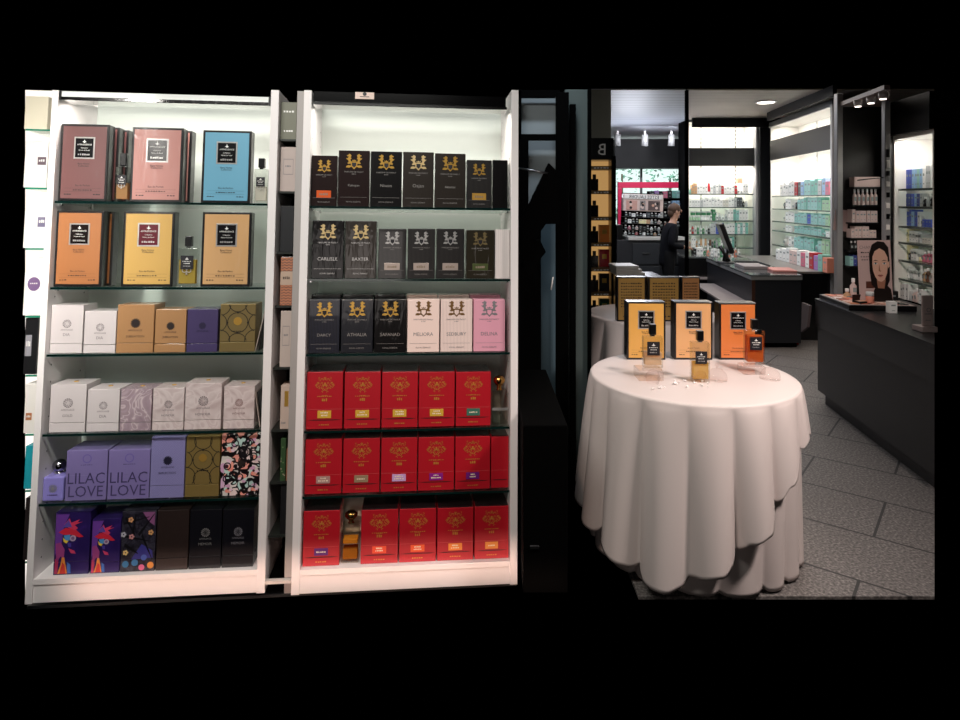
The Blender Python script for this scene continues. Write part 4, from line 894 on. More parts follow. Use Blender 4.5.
# dark cloth corner hanging at the counter's far end
o = MB(); o.add([tuple(RF @ Vector(p)) for p in ((lx - .03, ly + .05, hzc - .06), (lx - .03, ly + .2, hzc - .06), (lx - .05, ly + .16, hzc - .28), (lx - .045, ly + .05, hzc - .22), (lx - .012, ly + .05, hzc - .06), (lx - .012, ly + .2, hzc - .06), (lx - .032, ly + .16, hzc - .28), (lx - .027, ly + .05, hzc - .22))],
    [(0, 1, 2, 3), (4, 7, 6, 5), (0, 4, 5, 1), (1, 5, 6, 2), (2, 6, 7, 3), (3, 7, 4, 0)], pbr('hanging_cloth', '#4a3f40', .8))
tag(o.build('hanging_bag'), 'greyish cloth corner hanging at the far end of the makeup counter', 'cloth')
# black tower standing at the far end
tw = thing('display_tower', 'tall black display tower with narrow shelves of pale products', 'cabinet')
Yt = 5.05; zt = 1.5 + 95*4.95/F0
a, b = at(841, 200, Yt).x, at(884, 200, Yt).x
MB().box(a, b, Yt, Yt + .04, hzc + .001, zt, pbr('tower_black', '#151312', .5), .003).build('panel', tw)
MB().box(a - .045, a - .001, Yt - .03, Yt + .02, hzc + .001, zt + .1, POSTM, .003).build('edge_post', tw)
MB().box(b + .001, b + .09, Yt + .03, Yt + .06, hzc + .4, zt, pbr('rose_panel', '#9c8782', .5)).build('side_panel', tw)
so = MB(); za = zt + .002
pts = [(a - .01, Yt + .05), (at(884, 200, 4.27).x, 4.27), (at(890, 200, 4.27).x, 4.27), (b + .07, Yt + .05)]
v = [(x, y, z) for z in (za, za + .03) for x, y in pts]
so.add(v, [(0, 3, 2, 1), (4, 5, 6, 7), (0, 1, 5, 4), (1, 2, 6, 5), (2, 3, 7, 6), (3, 0, 4, 7)], pbr('rose_soffit', '#8f7d78', .5)); so.build('canopy', tw)
SL = []
for i, (u, v_) in enumerate(((858, 100), (871, 96.5), (883, 92))):
    Y = (za - 1.5)*F0/(200 - v_)*1.0; X = (u - 480)/F0*Y
    l = thing('spotlight', f'small recessed spotlight under the tower canopy, {ORD[i]} from the left', 'lamp', I4, (X, Y, za - .0005), 0, 'spotlights under the tower canopy')
    m = MB(); m.lathe([(.025, -.045), (.03, -.0), (.012, 0)], WHITE); m.build('housing', l); m = MB(); m.lathe([(.02, -.05), (.02, -.0455)], emis('small_lamp', '#fff0e0', 4)); m.build('lens', l); SL.append((X, Y))
# chrome post in front of the right niche
Yp = 4.55
cp = thing('chrome_post', 'tall patterned chrome post left of the lit niche', 'post', I4, (at(886, 200, Yp).x, Yp, hzc + .001))
MB().box(-.02, .02, -.02, .02, 0, 2.19 - hzc, POSTM, .003).build('post', cp)
for k in range(9): MB().box(-.012, .012, -.026, -.0205, .45 + k*.075 - (.02 if k > 6 else 0), .45 + k*.075 + .035, (PAPER if k % 2 else BLACK), .002).build('mark', cp)
MB().tube((-.2, .0, .87), (-.02, 0, .89), .004, BLACK).build('arm', cp)
# products on the tower shelves
Yq = Yt - .085
TG = T(0, Yq, 0)
for i, (vb, vt, spec, nmx) in enumerate(((187, 177, None, 'top'), (205, 189, 'hb9 hb9 hb9 hb9 hb9 hb9', 'second'), (222.5, 209.5, 'hc9 hc8 hc8 hc8 hc8 hc8 hc8', 'third'), (238, 226.5, 'hc7 hc9 hc9 hc9 hc9 hc6 hc6', 'fourth'), (250.5, 241, 'kb9 kb9 kb9 kb9', 'fifth'), (266, 255.5, 'tc8 uc9 dc8 hc9', 'lowest'))):
    u0, u1 = 854.5 - i*.9, 880.5 - i*1.2
    if i >= 4: u1 = 866
    x0, z = P(TG, u0, vb); x1 = P(TG, u1, vb)[0]; zt_ = P(TG, u0, vt)[1]
    MB().box(x0 - .01, x1 + .01, Yq - .01, Yt - .001, z - .012, z, BLACK, .001).build('product_shelf', tw)
    if spec is None:
        o = MB().box(0, x1 - x0, 0, .07, 0, zt_ - z, pbr('rose_box', '#c9b0aa', .5), .003).build('product_box', None, TG, (x0, .002, z + .0005)); tag(o, 'long blush box on the top shelf of the black tower', 'box')
    else: stock(TG, x0, x1, z, .002, spec, zt_ - z, f'{nmx} shelf of the black tower', d=.065, seed=20 + i)
# leaning pink sheet
o = MB().box(-.055, .055, 0, .004, 0, .165, pbr('pink_sheet', '#b7a09c', .6), .0005).build('leaflet_sheet'); p = at(841, 231, Yt - .03); o.matrix_world = T(p.x + .005, Yt - .007, p.z) @ RY(7); tag(o, 'pale pink sheet fixed on the left of the black tower', 'sheet')

# lit niche at the far right
WN = lx + .60
QF = RF @ T(WN, 5.34, 0) @ RZ(-90)
nx0 = P(QF, 894.5, 200)[0]; nx1 = P(QF, 932.5, 200)[0]
ztp = P(QF, 912, 137)[1]
tn, nz2 = bay('lit white niche with skin care shelves at the right edge', QF, nx0, nx1, ztp, hzc + .001, None, .30, (188.5, 206.5, 226.5, 243, 261.3, 280.5), 915, y=.06, posts=False, endmat=MATT)
MB().box(nx0 - .02, nx1 + .02, -.03, .28, ztp + .031, 2.23, pbr('niche_header', '#070708', .6, spec=.2)).build('header_box', tn)
MB().box(nx0 - .07, nx0 - .0205, -.04, .25, hzc + .001, ztp + .03, pbr('niche_frame', '#0d0d0f', .4)).build('frame_post', tn)
def nx(u): return P(QF, u, 200, .08)[0]
e = nx(930.5)
stock(QF, nx(906), e, nz2[0], .08, 'bc8 bc8 cc8 cc8 tc8 cc8 wc8 gc9 gc9', .16, 'top shelf of the right niche', d=.08, seed=31)
stock(QF, nx(905), e, nz2[1], .08, 'uc8 uc8 bc8 cc8 uc8 gc8 kb6 gb8 kb7', min(.15, nz2[0] - nz2[1] - .026), 'second shelf of the right niche', d=.08, seed=32)
stock(QF, nx(903), e, nz2[2], .08, 'bc8 bc8 bc9 cc8 bc8 wc8 gb6 bc4 bc4 bc4', min(.15, nz2[1] - nz2[2] - .026), 'third shelf of the right niche', d=.08, seed=33)
stock(QF, nx(902), e, nz2[3], .08, 'yc9 yc9 wc8 wc8 wc7 gc7 oc4 oc4 oc4', min(.145, nz2[2] - nz2[3] - .026), 'fourth shelf of the right niche', d=.08, seed=34)
stock(QF, nx(900), e, nz2[4], .08, 'yc9 yc9 kb6 wc7 wc7 yj4 pb6 pb7 pb7', min(.15, nz2[3] - nz2[4] - .026), 'fifth shelf of the right niche', d=.08, seed=35)
stock(QF, nx(899), e, nz2[5], .08, 'wc8 wc8 wc7 gj5 wj5 wj5 wb9 nb7 fb8 hb7', min(.15, nz2[4] - nz2[5] - .026), 'lowest shelf of the right niche', d=.08, seed=36)
stock(QF, nx(908), e, hzc + .002, .02, 'wc7 wc8 wc8 gj5 hb6 hb7 oj5 wc7', .13, 'counter inside the right niche', d=.07, seed=37)

# makeup tester tray, poster, and small goods on the counter
ty = ly - .22
def cw(x, y, z=None): return tuple(RF @ Vector((x, y, hzc if z is None else z)))
TR = RF @ T(lx + .015, ty - .30, hzc + .0005)
tr = thing('tester_tray', 'black makeup tester tray with rows of colour samples on the counter', 'tray', TR)
MB().box(0, .42, 0, .5, 0, .035, BLACK, .004).build('tray_body', tr)
cols = ['#c9805c', '#d9a58f', '#e6c8bd', '#b4624a', '#8c4a3c', '#efe3de', '#caa090', '#d6705a']
MB().box(.01, .41, .012, .485, .0353, .038, pbr('tray_face', '#b5a5a0', .4), .001).build('tray_face', tr)
for i in range(6):
    for j in range(9):
        if (i + j) % 4 == 3 and i > 3: continue
        MB().box(.025 + i*.062, .075 + i*.062, .03 + j*.05, .068 + j*.05, .0383, .0435, pbr('sample_' + cols[(i*3 + j) % 8][1:], cols[(i*3 + j) % 8], .45) if i < 5 else BLACK, .002).build('colour_sample', tr)
# poster card
pc = at(877, 306, 4.40); PF = T(pc.x - .002, 4.40, hzc + .0445) @ RZ(4) @ RX(-4)
pw, ph = .235, .415
po = thing('poster_card', 'upright poster card with a dark haired face on the makeup counter', 'poster', PF)
MB().box(-pw/2, pw/2, 0, .006, 0, ph, pbr('poster_pink', '#cbb0ac', .45), .0008).build('card', po)
MB().box(-.08, .08, .0065, .12, 0, .004, BLACK, .001).build('foot', po)
m = MB(); ink = pbr('poster_grey', '#8f7d7c', .5)
m.text('CHANEL', -pw*.2, ph*.86, 0, ink, pw*.5); m.scribble(-pw*.25, ph*.79, pw*.34, ph*.022, 0, INK, 5); m.scribble(-pw*.24, ph*.72, pw*.38, ph*.03, 0, ink, 5); m.scribble(-pw*.26, ph*.67, pw*.3, ph*.03, 0, ink, 4)
hair = pbr('poster_hair', '#1a1210', .5); skin = pbr('poster_skin', '#dfb29c', .5); shade = pbr('poster_skin_tone', '#a8755d', .5)
def fx(a): return (.14 + (a - .17)*1.24)*pw
def pp(pts, mat, th): m.poly([(min(fx(a), pw*.495), b*ph) for a, b in pts], 0, mat, th=th)
pp([(-.05, .28), (-.08, .5), (-.08, .78), (0, .93), (.14, .985), (.30, .97), (.40, .88), (.42, .6), (.40, .34), (.3, .2), (.05, .2)], hair, .0008)
pp([(-.02, 0), (0, .18), (.06, .25), (.32, .27), (.42, .2), (.46, 0)], hair, .0010)
pp([(.08, .36), (.1, .22), (.26, .21), (.3, .36)], shade, .0012)
pp([(-.01, .62), (.0, .5), (.05, .4), (.12, .335), (.2, .32), (.28, .36), (.34, .46), (.37, .6), (.37, .72), (.3, .82), (.18, .87), (.06, .82), (0, .73)], skin, .0014)
pp([(.37, .64), (.41, .66), (.41, .57), (.37, .54)], skin, .0014)
for x in (.07, .28):
    pp([(x - .075, .655), (x, .68), (x + .075, .66), (x, .667)], hair, .0018)
    m.disc(fx(x), .618*ph, .014*ph, 0, PAPER, 12, rx=.06*pw, th=.0018); m.disc(fx(x), .619*ph, .014*ph, 0, pbr('poster_iris', '#4f6a70', .4), 10, rx=.026*pw, th=.002); m.disc(fx(x), .619*ph, .007*ph, 0, INK, 8, th=.0022)
    pp([(x - .06, .62), (x, .64), (x + .06, .625), (x, .633)], INK, .0022)
pp([(.155, .62), (.135, .5), (.17, .485), (.21, .5), (.175, .505), (.165, .56)], shade, .0018)
pp([(.10, .425), (.15, .44), (.175, .435), (.2, .44), (.25, .425), (.175, .415)], pbr('poster_lip', '#9c5350', .4), .0018); pp([(.10, .425), (.175, .41), (.25, .425), (.175, .395)], pbr('poster_lip_low', '#b0655f', .4), .0018)
m.rect(-.3*pw, -.06*pw, .22*ph, .33*ph, 0, pbr('poster_brown', '#5d3428', .5), th=.0007)
m.build('printed_picture', po)
def small(kind, u, v, Y, w, d, h, c, label, z=None):
    p = at(u, v, Y); return goods(kind, c, I4, (p.x, Y, (hzc + .0443) if z is None else z), w, d, h, label, None)
small('bottle', 855, 296, 4.62, .045, .045, .13, 'h', 'blush foundation bottle with cap standing on the tester tray')
small('jar', 872, 298, 4.32, .05, .05, .075, 's', 'salmon coloured jar with black lid in front of the poster')
t = thing('compact_powder', 'open black compact lying on the tester tray before the poster', 'compact', I4, (at(865, 297, 4.36).x - .02, 4.36, hzc + .0443), 15)
MB().box(-.045, .045, -.03, .03, 0, .012, BLACK, .003).build('base', t); MB().box(-.036, .036, -.022, .022, .0121, .014, pbr('powder', '#c99a80', .6), .001).build('powder', t); MB().box(-.045, .045, .031, .037, 0, .05, BLACK, .002).build('lid', t)
small('carton', 893.5, 307, 4.2, .05, .04, .075, 'w', 'tiny white carton with dark lid mark beside the poster foot', hzc + .0005)
small('carton', 892, 295, 4.5, .09, .08, .10, 'k', 'black carton behind the poster on the counter', hzc + .0005)
small('bottle', 849, 285, 4.62, .05, .05, .10, 'n', 'small amber bottle at the far end of the counter', hzc + .0005)
st = thing('sign_stand', 'pale pink display stand with slim upright card at the right end of the counter', 'stand', I4, (at(930, 330, 3.62).x - .012, 3.62, hzc + .0005), 0)
PKS = pbr('pale_pink_stand', '#c8b3ae', .5)
MB().box(-.05, .035, -.03, .06, 0, .03, PKS, .003).build('base', st)
m = MB(); m.box(-.03, .032, .0, .012, .0305, .20, PKS, .004); m.ring(.004, .12, .012, .003, 0, GRI, 12); m.scribble(.002, .095, .04, .006, 0, GRI, 5); m.scribble(.002, .06, .03, .006, 0, GRI, 4); m.build('card', st)
# ================================================================ DOOR BETWEEN SHELVES AND SHOP
DY = 3.55
def fr(u0, u1, v0, v1, Y): a = at(u0, v1, Y); b = at(u1, v0, Y); return a.x, b.x, a.z, b.z
dr = thing('door_1', None, None); struct(dr)
def bar(u0, u1, v0, v1, mat, name, dy=0, th=.05, parent=None):
    x0, x1, z0, z1 = fr(u0, u1, v0, v1, DY + dy); return MB().box(x0, x1, DY + dy, DY + dy + th, max(z0, .001), z1, mat, .002).build(name, parent or dr)
PANE = pbr('smoky_pane', '#8e979b', .35, coat=.3); PANE2 = pbr('blue_grey_pane', '#5f7580', .35, coat=.3)
bar(521, 557, 96, 135, PANE, 'pane', .1, .012)
bar(522, 558, 139, 222, PANE, 'pane', .12, .012)
bar(536, 563, 222, 424, PANE2, 'pane', .1, .012)
bar(517, 521.5, 89.5, 600, MATT, 'stile'); bar(517, 560, 90, 97, MATT, 'rail'); bar(517, 558, 134, 140, MATT, 'rail')
bar(521, 528.5, 140, 224, MATT, 'stile'); bar(521, 541, 224, 470, MATT, 'stile'); bar(536, 566, 423, 478, MATT, 'kick_panel')
m = MB(); x0, x1, z0, z1 = fr(556.5, 569, 92, 478, DY - .05)      # heavy leading stile
m.box(x0, x1, DY - .05, DY, .001, z1, MATT, .003); m.build('stile', dr)
fx = thing('door_2', None, None); struct(fx)
m = MB(); x0, x1, z0, z1 = fr(570, 576, 104, 478, DY + .02); m.box(x0, x1, DY + .02, DY + .06, .001, z1, MATT, .003); m.build('jamb', fx)
m = MB(); x0, x1, z0, z1 = fr(565, 588, 89.5, 478, DY + .1); m.box(x0, x1, DY + .1, DY + .16, .001, z1, pbr('jamb_grey', '#545f5d', .45), .003); m.build('side_light', fx)
m = MB(); x0, x1, z0, z1 = fr(587.6, 590.5, 89.5, 478, DY + .09); m.box(x0, x1, DY + .06, DY + .17, .001, z1, MATT, .001); m.build('jamb_edge', fx)
# tilted black flight case leaning in front of the pane and a grip below it
m_ = 0; o = thing('tilted_display', 'tilted black display frame leaning behind the right white shelving unit', 'stand', I4, (0, 0, 0))
def outline(pts, Y, th, mat, name):
    n = len(pts); v = [tuple(at(u, w_, Y)) for u, w_ in pts]; v += [(p[0], p[1] + th, p[2]) for p in v]
    return MB().add(v, [tuple(range(n)), tuple(range(n, 2*n))[::-1]] + [((i+1) % n, i, n + i, n + (i+1) % n) for i in range(n)], mat).build(name, o)
outline([(549, 163), (557, 171), (561, 224), (546, 224), (519, 262), (519, 226)], 3.3, .06, MATT, 'panel')
outline([(519, 262), (530, 240), (540, 240), (546, 252), (538, 262), (538, 284), (524, 270)], 3.32, .05, MATT, 'clamp')
outline([(518, 264), (523, 264), (523, 495), (518, 495)], 3.32, .05, MATT, 'upright')
m = MB(); m.tube(tuple(at(518.5, 168, 3.3)), tuple(at(548, 173.5, 3.3)), .006, STEEL); m.build('rod', o)
m = MB(); m.tube(tuple(at(551, 290, 3.4)), tuple(at(553, 277, 3.4)), .004, PAPER); m.build('latch', o)
m = MB(); m.box(.165, .335, 2.48, 3.3, 0, .64, MATT, .004); c = m.build('low_cabinet'); tag(c, 'low matt black cabinet between the right shelving unit and the draped table', 'cabinet')
MB().box(.19, .225, 2.472, 2.4795, .17, .185, STEEL, .002).build('handle', c)

# ================================================================ DRAPED TABLES
CLOTH = pbr('ivory_satin_cloth', '#dccfca', .5, spec=.3)
HEM = [(-180, .3), (-110, .22), (-80, .18), (-60, .15), (-45, .12), (-30, .08), (-18, .045), (-10, .04), (-4, .06), (2, .11), (12, .13), (18, .16), (25, .24), (33, .27), (40, .33), (48, .42), (58, .50), (75, .55), (100, .5), (180, .3)]
def hemz(p):
    for (a, x), (b, y) in zip(HEM, HEM[1:]):
        if a <= p <= b: k = (p - a)/(b - a); k = k*k*(3 - 2*k); return x + (y - x)*k
    return .3
HT = .73
def drape(cx, cy, face, r0, r1, hem, amp, nf, ztop, seed, dz=0, cap=True, scallop=.02):
    """a round cloth: flat top, rolled edge, folds that deepen towards the hem"""
    r_ = random.Random(seed); NA, NR = 360, 44; v = []; f = []
    knots = [0.0]
    while knots[-1] < 360: knots.append(knots[-1] + 360/nf*r_.uniform(.72, 1.28))
    sc = 360/knots[-1]; knots = [k*sc for k in knots]; dep = [r_.uniform(.6, 1.15) for _ in knots]; dep[-1] = dep[0]
    def fold(p):
        p = (p + 180) % 360
        for i in range(len(knots) - 1):
            if knots[i] <= p <= knots[i+1]:
                t = (p - knots[i])/(knots[i+1] - knots[i]); d = dep[i]*(1-t) + dep[i+1]*t
                s_ = math.sin(math.pi*t); return d*(s_**.8*2 - 1) if s_ > 0 else -d
        return 0
    rows = []
    if cap:
        for r in (0.0001, r0*.4, r0*.7, r0*.9): rows.append(('t', r, 0))
        for k in range(5): a = k/4*math.pi/2; rows.append(('t', r0 - .012 + .012*math.sin(a), -.012*(1 - math.cos(a))))
    else: rows.append(('t', r0 - .001, -.012))
    for row in rows:
        for i in range(NA):
            p = -180 + i*360/NA; a = R(face + p); v.append((cx + row[1]*math.cos(a), cy + row[1]*math.sin(a), ztop + row[2]))
    for j in range(1, NR + 1):
        t = j/NR
        for i in range(NA):
            p = -180 + i*360/NA; a = R(face + p); fo = fold(p)
            zb = hem(p) + scallop*max(0, -fo)*.9
            z = (ztop - .012)*(1 - t) + zb*t
            tt = min(1, (ztop - .012 - z)/ztop)
            rr = r0 + (r1 - r0)*tt + amp*(tt**(.6 if cap else 1.4))*(fo*.5 + (.35 if cap else 0))
            v.append((cx + rr*math.cos(a), cy + rr*math.sin(a), z))
    n = len(rows) + NR
    for j in range(n - 1):
        for i in range(NA): f.append((j*NA + i, (j+1)*NA + i, (j+1)*NA + (i+1) % NA, j*NA + (i+1) % NA))
    if cap: f.append(tuple(range(NA)))
    return MB().add(v, f, CLOTH, None, True)
def table(cx, cy, face, labels, seed):
    tt = thing('round_table', labels[0], 'table', I4, (cx, cy, 0))
    m = MB(); m.lathe([(.425, HT - .04), (.43, HT - .035), (.43, HT - .016), (.425, HT - .0135)], BLACK, None, 48); m.build('tabletop', tt)
    m = MB(); m.lathe([(.04, .02), (.035, HT - .041)], BLACK, None, 16); m.build('column', tt)
    m = MB(); m.lathe([(.22, 0), (.22, .015), (.06, .03)], BLACK, None, 32); m.build('base', tt)
    o = drape(cx, cy, face, .4335, .432, lambda p: .012, .03, 17, HT - .006, seed, cap=False).build('tablecloth')
    tag(o, labels[1], 'tablecloth'); o.modifiers.new('thickness', 'SOLIDIFY').thickness = .0015
    o = drape(cx, cy, face, .441, .478, hemz, .078, 17, HT, seed + 1, scallop=.03).build('tablecloth')
    tag(o, labels[2], 'tablecloth'); s_ = o.modifiers.new('thickness', 'SOLIDIFY'); s_.thickness = .0015
TX, TY = .932, 2.869
table(TX, TY, -108, ('round display table under the ivory cloths in front', 'longer ivory under cloth hanging to the floor round the front table', 'ivory satin overcloth with stepped hem on the front table'), 11)
TX2, TY2 = 1.17, 4.42  # mirror image of the front table, built as solid objects
table(TX2, TY2, -105, ('round table under ivory cloths, built as the reflection of the front table', 'longer ivory under cloth of the reflected table', 'ivory overcloth on the reflected table'), 21)

# boxes and bottles on the front table
YB1 = 3.13
def onbox(u0, u1, vt, vb, hexc, label, Y=YB1, rz=-2, back=False, wrap=.25, d=.075):
    a, b = at(u0, vb, Y), at(u1, vb, Y); h = 1.5 - (vt - 200)/F0*Y - HT
    big_carton(I4, ((a.x + b.x)/2, Y, HT + .0005), rz, b.x - a.x, h, d, hexc, label, 'box', 'framed boxes on the front table' if not back else 'framed boxes on the reflected table', back=back, wrap=wrap)
onbox(627, 665.5, 302, 358, '#e0a650', 'golden yellow framed box on the left of the front table', wrap=.05)
onbox(674.5, 712.5, 302, 358, '#e4ab72', 'peach framed box in the middle of the front table', wrap=.05)
onbox(719.5, 756.5, 303, 359, '#e5803f', 'orange framed box on the right of the front table', wrap=.05)
onbox(617, 646, 277, 322, '#a8803f', 'left brown framed box seen from its printed back on the reflected table', 4.12, 0, True, 0, .06)
onbox(648.3, 680, 277, 322, '#a8803f', 'right brown framed box seen from its printed back on the reflected table', 4.12, 0, True, 0, .06)
onbox(681.6, 700, 277, 322, '#b07a4a', 'brown framed box half hidden at the right end of the reflected table', 4.16, 0, True, 0, .06)
def onbottle(u0, u1, vc, vbod, vb, zb, liquid, Y, label, fill, c0, c1):
    a, b = at(u0, vb, Y), at(u1, vb, Y); w_ = b.x - a.x; h = 1.5 - (vc - 200)/F0*Y - zb; bh = 1.5 - (vbod - 200)/F0*Y - zb
    flacon(I4, ((a.x + b.x)/2, Y, zb), -3, w_, h, .045, (c1 - c0)/F0*Y, bh, liquid, label, 'tester bottles on the front table', fill, curl=False)
ACR = glass('clear_acrylic', '#fbf8f7', 1.8, .08, base=.07)
def block(u0, u1, vb, vt, Y, label, d):
    a, b = at(u0, vb, Y), at(u1, vb, Y); h = (vb - vt)/F0*Y*.8
    o = MB().box(-(b.x - a.x)/2, (b.x - a.x)/2, 0, d, 0, h, ACR, .003).build('acrylic_block', None, I4, ((a.x + b.x)/2, Y, HT + .0005)); tag(o, label, 'block'); return HT + h + .001
zb1 = block(639, 664, 381, 368, 2.76, 'clear acrylic block under the pale bottle at the left of the front table', .10)
onbottle(644, 663, 325, 337, 367, zb1, '#f3d9b8', 2.80, 'square bottle with pale peach perfume standing on the left clear block', .5, 649, 655.5)
onbottle(692.5, 710, 331.5, 343, 371, HT + .0005, '#ecc76e', 2.74, 'square bottle with yellow perfume standing on the cloth in the middle', .5, 698, 704.5)
zb2 = block(744, 766, 371, 361, 2.86, 'clear acrylic block under the orange bottle at the right of the front table', .08)
onbottle(747, 765, 320, 331, 360, zb2, '#e57a3c', 2.89, 'square bottle with orange perfume standing on the right clear block', .85, 753, 759)
CG = glass('cloche_glass', '#fdfaf9', 1.3, base=.015)
def cloche(u, v, r, label, lie=False):
    Y = .77*F0/(v - 200); p = at(u, v, Y)
    t = thing('glass_cloche', label, 'cloche', I4, (p.x, Y, HT + .001))
    prof = [(r, 0), (r*1.02, r*.25), (r*.9, r*.7), (r*.55, r*1.05), (r*.12, r*1.2)]
    Mx = I4 if not lie else T(0, 0, r*.62) @ RZ(20) @ RY(-80)
    MB().lathe(prof, CG, Mx).build('dome', t)
    m = MB(); m.lathe([(.004, r*1.18), (.003, r*1.35)], CG, Mx, 10); m.ball((0, 0, r*1.5), r*.2, CG, n=12, M=Mx); m.build('knob', t)
cloche(717, 380, .042, 'small glass cloche with knob in front of the yellow bottle')
cloche(770, 379, .042, 'small glass cloche with knob at the right front of the table')
cloche(655, 383, .034, 'glass cloche lying on its side at the left front of the table', True)
cloche(702, 382, .030, 'glass cloche lying on its side beside the upright one in the middle', True)
r_ = random.Random(9)
CR = pbr('crystal', '#f7efec', .25, coat=.6)
for i in range(26):
    u, v = (r_.uniform(674, 722), r_.uniform(381, 388)) if i < 20 else (r_.uniform(652, 668), r_.uniform(388, 390.5)); Y = .77*F0/(v - 200); p = at(u, v, Y); q = r_.uniform(.003, .0055)
    o = MB().ball((0, 0, q), q, CR, (1.2, 1, 1), 6).build('crystal_bead', None, I4, (p.x, Y, HT + .0005), r_.uniform(0, 90))
    tag(o, 'tiny clear crystal bead among those strewn over the front table', 'bead', 'crystal beads on the cloth')

# ================================================================ MIRROR REFLECTION BUILT AS A ROOM LEFT OF THE TILL
GY = 5.55
gt = thing('gold_lit_cabinet', 'tall narrow gold lit perfume cabinet at the left of the reflected room', 'cabinet')
x0, x1, z0, z1 = fr(590.5, 613, 160, 345, GY)
MB().box(x0, x1, GY + .20, GY + .215, .2, z1, emis('gold_light_panel', '#d9a868', .6)).build('light_panel', gt)
MB().box(x0 - .01, x0, GY, GY + .22, 0, z1, BLACK).build('side_panel', gt); MB().box(x1, x1 + .012, GY, GY + .22, 0, z1, pbr('gold_side', '#b08a52', .4)).build('side_panel', gt)
MB().box(x0, x1, GY, GY + .2, 0, .2, BLACK).build('plinth', gt)
a, b, c, d_ = fr(589, 613.5, 138, 160, GY); hb = MB(); hb.box(a, b, GY - .01, GY + .22, c + .001, d_, BLACK, .002); hb.text('B', at(601.5, 150, GY).x, at(600, 155, GY).z, GY - .0102, PAPER, None, .095, True); hb.build('header_sign', gt)
gs = []
for v in (166, 190.5, 217, 243, 268, 292.5, 318):
    z = at(600, v, GY).z; gs.append(z); m = MB(); m.box(x0 + .001, x1 - .001, GY + .004, GY + .199, z - .03, z, pbr('gold_shelf', '#6d5330', .4, .3)); m.scribble((x0+x1)/2, z - .021, (x1-x0)*.7, .011, GY + .004, PAPER, 5); m.build('shelf', gt)
for i, z in enumerate(gs[1:]):
    xx = x0 + .045
    t = thing('perfume_bottle', f'black capped bottle on the {ORD[i]} shelf from the top of the gold lit cabinet', 'bottle', I4, (xx, GY + .05, z + .0005), 0, 'bottles in the gold lit cabinet')
    MB().box(-.032, .032, 0, .05, 0, .10, pbr('dark_bottle', '#141110', .2, coat=1), .004).build('body', t); MB().box(-.014, .014, .012, .038, .1003, .14, BLACK, .002).build('cap', t)
    if i >= 2:
        c_ = ['', '', '#d97a2e', '#a2141e', '#151414', '#1f5a34'][i]; nm_ = ['', '', 'orange', 'red', 'black', 'green'][i]
        o = MB().box(-.045, .045, 0, .06, 0, .15, pbr('gold_cabinet_box_' + nm_, c_, .4, coat=.5), .002); o.rect(-.02, .02, .07, .11, 0, GOLD); o = o.build('perfume_box', None, I4, (x0 + .135, GY + .09, z + .0005)); tag(o, f'{nm_} box in the gold lit cabinet', 'box', 'boxes in the gold lit cabinet')
struct(MB().box(*fr(589, 611, 89.5, 137.5, GY + .25)[:2], GY + .25, GY + .3, 0, fr(589, 611, 89.5, 137.5, GY + .25)[3], pbr('olive_grey_wall', '#77786f', .5)).build('wall_side'))
struct(MB().box(*fr(612.8, 616, 156, 400, GY - .1)[:2], GY - .1, GY - .04, 0, at(612, 156, GY - .1).z, MATT).build('trim_6'))
struct(MB().box(*fr(686.3, 688.8, 90, 400, 4.95)[:2], 4.95, 4.99, 0, at(612, 90, 4.95).z, MATT).build('trim_7'))
# stack of pale flat boxes on a plinth
o = tag(MB().box(1.09, 1.40, 4.98, 5.3, 0, at(0, 276, 4.98).z - .002, BLACK, .003).build('plinth'), 'black plinth behind the reflected table carrying pale flat boxes', 'plinth')
for k in range(3):
    x0, x1, z0, z1 = fr(616.5 - k*.3, 645 - k*3, 266, 276, 5.0); hh = (z1 - z0)/3; o = MB().box(-(x1-x0)/2, (x1-x0)/2, 0, .24, 0, hh - .001, pbr('pale_flat_box', '#cfc8bf', .5), .002).build('flat_box', None, I4, ((x0+x1)/2, 5.0, at(0, 276, 4.98).z - .001 + k*hh), k*1.2)
    tag(o, ('bottom', 'middle', 'topmost')[k] + ' of three pale flat boxes stacked behind the brown framed boxes', 'box', 'pale flat boxes')
